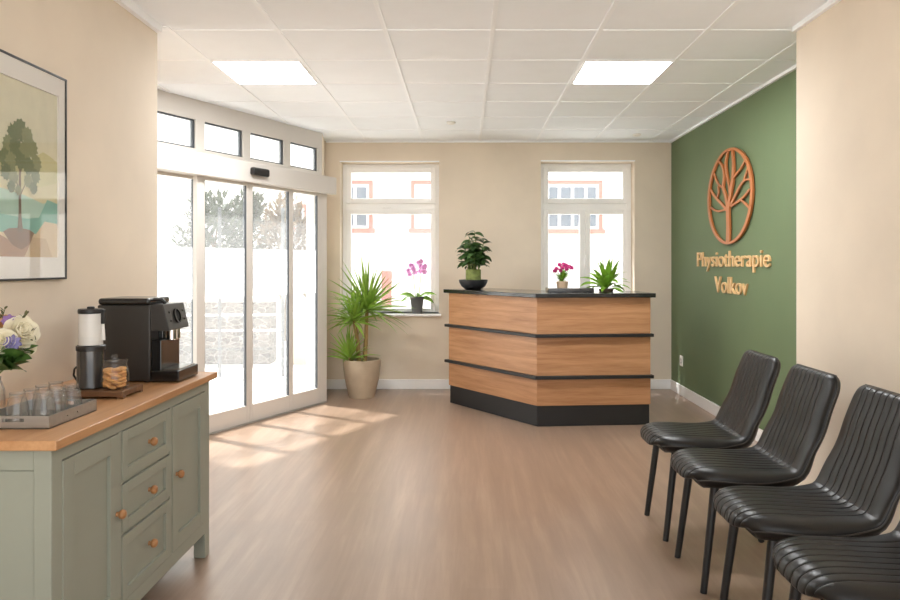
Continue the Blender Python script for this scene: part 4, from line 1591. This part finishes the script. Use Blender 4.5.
# tray, small flowers, fresh green plant on the right wing
dx = 0.962
tag(obj('desk_tray', MB().box(0.752, 1.165, 6.42, 6.66, ZT + 0.0005, ZT + 0.036), 'deskblack', None, (dx, 6.54, ZT), bevel=0.004),
    'flat black box-like tray lying on the reception desk top', 'tray')
kx, ky, kz = 0.895, 6.55, ZT + 0.0365
kp = thing('potted_flowers', 'small magenta flowers in tan pot standing on black tray', 'plant', (kx, ky, kz))
obj('pot', taper_pot(MB(), kx, ky, kz, 0.056, 0.048, 0.056, 0.006), 'tanpot', kp)
obj('soil', MB().lathe(kx, ky, [(0.047, kz + 0.046), (0.0, kz + 0.05)], 20), 'soil', kp)
lf = MB()
for i in range(46):
    a, el = i * 2.399, random.uniform(0.3, 1.45)
    lf.leaf((kx + 0.015 * math.cos(a), ky + 0.015 * math.sin(a), kz + 0.048 + random.uniform(0, 0.05)), (math.cos(el) * math.cos(a), math.cos(el) * math.sin(a), math.sin(el)), random.uniform(0.06, 0.12), 0.020, 0.7, 5, 0.2, shape='oval')
obj('foliage', lf, 'nest', kp)
stm, fl = MB(), MB()
for px, py in ((556.5, 269), (559.5, 265), (563.5, 264.5), (566, 265.5), (569.5, 267), (571.5, 268), (562.5, 267.8), (555, 271), (566.5, 269), (560.5, 270.5)):
    c_ = at(px, py, ky + random.uniform(-0.04, 0.04))
    stm.tube([(kx, ky, kz + 0.05), Vector((kx, ky, kz + 0.06)).lerp(c_, 0.6), c_], 0.002, 5)
    for q in range(7):
        fl.petal(c_, (random.uniform(-0.3, 0.3), -0.85, 0.4), q * 0.9, 0.023, 0.024, 1.1, n=3)
    fl.ball(c_ + Vector((0, -0.006, 0.002)), 0.013, 8, 6)
obj('stem', stm, 'stem', kp)
obj('blossom', fl, 'magenta', kp)

fx, fy = 1.305, 6.58
fp = thing('potted_rosette_plant', 'bright green rosette plant in low brown dish, on the desk top', 'plant', (fx, fy, ZT))
obj('dish', MB().lathe(fx, fy, [(0.058, ZT + 0.0005), (0.066, ZT + 0.006), (0.069, ZT + 0.024), (0.065, ZT + 0.026), (0.06, ZT + 0.018), (0.0, ZT + 0.018)], 36, cap1=False), 'brownpot', fp)
fo = MB()
for i in range(32):
    a = i * 2.399
    t = i / 32
    el = 1.40 - 1.15 * t + random.uniform(-0.1, 0.1)
    L = 0.27 + 0.03 * random.random() if t < 0.25 else random.uniform(0.22, 0.29)
    fo.leaf((fx + 0.012 * math.cos(a), fy + 0.012 * math.sin(a), ZT + 0.02 + 0.03 * (1 - t)), (math.cos(el) * math.cos(a), math.cos(el) * math.sin(a), math.sin(el)), L, 0.050, 0.6 + 1.3 * t, 8, 0.2, i, shape=0.5, roll=random.uniform(-0.6, 0.6))
fo.v = [(x, y, max(z, ZT + 0.004)) for x, y, z in fo.v]
obj('foliage', fo, 'nest', fp)

# ------------------------------------------------------------------ chairs
CH0 = 1.24      # room x of the chair's own origin


def chair_profile():
    raw = [(0.972, 0.440), (0.957, 0.460), (0.958, 0.486), (0.973, 0.508), (1.012, 0.526), (1.08, 0.531), (1.2, 0.525), (1.31, 0.519),
           (1.375, 0.518), (1.405, 0.526), (1.424, 0.552), (1.446, 0.61), (1.482, 0.70), (1.510, 0.79), (1.542, 0.875), (1.562, 0.938)]
    P = dens([Vector((x - CH0, z)) for x, z in raw], 12)
    L = [0]
    for i in range(1, len(P)):
        L.append(L[-1] + (P[i] - P[i - 1]).length)
    tot = L[-1]

    def pos(s):
        s = min(max(s, 0), tot)
        for i in range(1, len(L)):
            if L[i] >= s:
                t = (s - L[i - 1]) / max(1e-9, L[i] - L[i - 1])
                return P[i - 1].lerp(P[i], t)
        return P[-1]
    return pos, tot


SW, SEAM = 0.2385, 0.0425


def seam_samples():
    out = []
    for k in range(-4, 4):
        c = (k + 0.5) * SEAM
        out += [c - 0.0042, c - 0.0022, c - 0.0009, c, c + 0.0009, c + 0.0022, c + 0.0042]
        out += [c + SEAM * q for q in (0.2, 0.32, 0.44, 0.56, 0.68, 0.8) if k < 3]
    e = 3.5 * SEAM + 0.0042
    n_ = 22
    for i in range(1, n_ + 1):
        v = e + (SW - e) * math.sin(PI / 2 * i / n_)
        out += [v, -v]
    return sorted(out)


SAMPLES = seam_samples()


def shell_section(pos, tot, s, s_joint, ys=None):
    ys = SAMPLES if ys is None else ys
    """closed loop of the upholstered shell at arc length s"""
    p = pos(s)
    t = (pos(s + 0.004) - pos(s - 0.004)).normalized()
    nr = Vector((-t.y, t.x))
    q = s / tot
    base = 0.232 + 0.006 * math.sin(PI * min(1, s / s_joint)) if s < s_joint else 0.232 - 0.010 * ((s - s_joint) / (tot - s_joint)) ** 1.3
    r0, r1 = 0.29, 0.080
    w = base
    if s < r0:
        w = base * (0.16 + 0.84 * (max(0, 1 - (1 - s / r0) ** 2.0)) ** 0.5)
    if tot - s < r1:
        w = base - r1 * 0.85 * (1 - math.sqrt(max(0, 1 - (1 - (tot - s) / r1) ** 2)))
    th = 0.100 - 0.030 * min(1, max(0, (s - s_joint + 0.10) / 0.2))
    re = 0.036
    cap = 1.0
    if s < re:
        cap = math.sqrt(max(0.02, 1 - (1 - s / re) ** 2))
    if tot - s < re:
        cap = math.sqrt(max(0.02, 1 - (1 - (tot - s) / re) ** 2))
    raise_ = 0.024 * math.exp(-((s - s_joint) / 0.12) ** 2) + 0.006
    top_, bot = [], []
    for yk in ys:
        y0_ = yk / SW * base                   # narrowing of the whole shell
        y = y0_
        if w < base - 1e-5 and abs(y0_) > 1e-6:  # seams bunch up towards a rounded corner
            y = y0_ / (1 + (abs(y0_) / w) ** 5 - (abs(y0_) / base) ** 5) ** 0.2
        u = max(-1, min(1, y / w))
        prof = (max(0, 1 - abs(u) ** 4.5)) ** 0.5
        fr = abs((yk / SEAM) % 1.0 - 0.5)
        gr_ = 0.0
        if abs(yk) < SEAM * 3.8:
            gr_ = 0.0034 * math.exp(-(fr / 0.045) ** 2) + 0.0009 * max(0, 0.5 - fr) ** 2 * 4
        up = th * 0.5 * prof * cap + raise_ * abs(u) ** 3 - gr_ * cap
        dn = -th * 0.5 * prof * cap + raise_ * abs(u) ** 3
        c0 = p - nr * th * 0.5
        a = c0 + nr * up
        b2 = c0 + nr * dn
        top_.append((a.x, y, a.y))
        bot.append((b2.x, y, b2.y))
    return top_ + bot[::-1][1:-1]


def shell(name, s0, s1, ns, pos, tot, sj, parent, dense0=False, dense1=False):
    mb = MB()
    loops = []
    for i in range(ns + 1):
        t = i / ns
        if dense0:
            t = t ** 1.7
        if dense1:
            t = 1 - (1 - t) ** 1.7
        loops.append(shell_section(pos, tot, s0 + (s1 - s0) * t, sj))
    n = len(loops[0])
    v = [q for lp in loops for q in lp]
    f = []
    for j in range(ns):
        for i in range(n):
            k = (i + 1) % n
            f.append((j * n + i, j * n + k, (j + 1) * n + k, (j + 1) * n + i))
    half = n // 2 + 1
    for o_, rev in ((0, False), (ns * n, True)):
        for i in range(half - 2):
            q = (o_ + i, o_ + i + 1, o_ + (n - i - 1) % n, o_ + (n - i) % n)
            f.append(q[::-1] if not rev else q)
    mb.add(v, f, 0, True)
    return obj(name, mb, 'leather', parent, angle=50)


pos, tot = chair_profile()
sj = min((i * tot / 400 for i in range(400)), key=lambda s: (pos(s) - Vector((1.409 - CH0, 0.530))).length)
chairs_y = [3.80, 3.225, 2.645, 2.115]
chair_labels = ['black leather chair beside the green wall, farthest of the row from the viewer',
                'black leather chair second from the green wall end of the row',
                'black leather chair third from green wall, between second chair and the nearest one',
                'black leather chair nearest the viewer at the cut-off end of the row']
ch = thing('waiting_chair', chair_labels[0], 'chair', (0, 0, 0), 'row of waiting room chairs')
shell('seat', 0.0, sj, 54, pos, tot, sj, ch, dense0=True)
shell('backrest', sj, tot, 50, pos, tot, sj, ch, dense1=True)
pp = []
for i in range(121):                             # welt seam around the rim
    s = tot * (0.004 + 0.992 * i / 120)
    lp = shell_section(pos, tot, s, sj, [-SW, 0, SW])
    pp.append(Vector(lp[0]))
left = [Vector((p.x, p.y - 0.001, p.z)) for p in pp]
right = [Vector((p.x, -p.y + 0.001, p.z)) for p in pp]
pm = MB()
pm.tube(left, 0.0032, 6)
pm.tube(right, 0.0032, 6)
pm.tube([left[0], (left[0] + right[0]) / 2, right[0]], 0.0032, 6)
pm.tube([left[-1], (left[-1] + right[-1]) / 2, right[-1]], 0.0032, 6)
obj('piping', pm, 'piping', ch)
for sgn in (-1, 1):
    obj('leg', MB().tube([(1.075 - CH0, sgn * 0.165, 0.462), (1.018 - CH0, sgn * 0.186, 0.0)], [0.0190, 0.0145], 14), 'legblack', ch)
    obj('leg', MB().tube([(1.36 - CH0, sgn * 0.165, 0.458), (1.50 - CH0, sgn * 0.20, 0.0)], [0.0190, 0.0145], 14), 'legblack', ch)
uf = MB()
uf.box(1.06 - CH0, 1.38 - CH0, -0.178, -0.150, 0.444, 0.462)
uf.box(1.06 - CH0, 1.38 - CH0, 0.150, 0.178, 0.444, 0.462)
uf.box(1.06 - CH0, 1.09 - CH0, -0.15, 0.15, 0.446, 0.460)
uf.box(1.35 - CH0, 1.38 - CH0, -0.15, 0.15, 0.446, 0.460)
obj('under_frame', uf, 'legblack', ch)
for i in range(3, 0, -1):
    dup(ch, (CH0, chairs_y[i], 0), chair_labels[i])
ch.location = (CH0, chairs_y[0], 0)
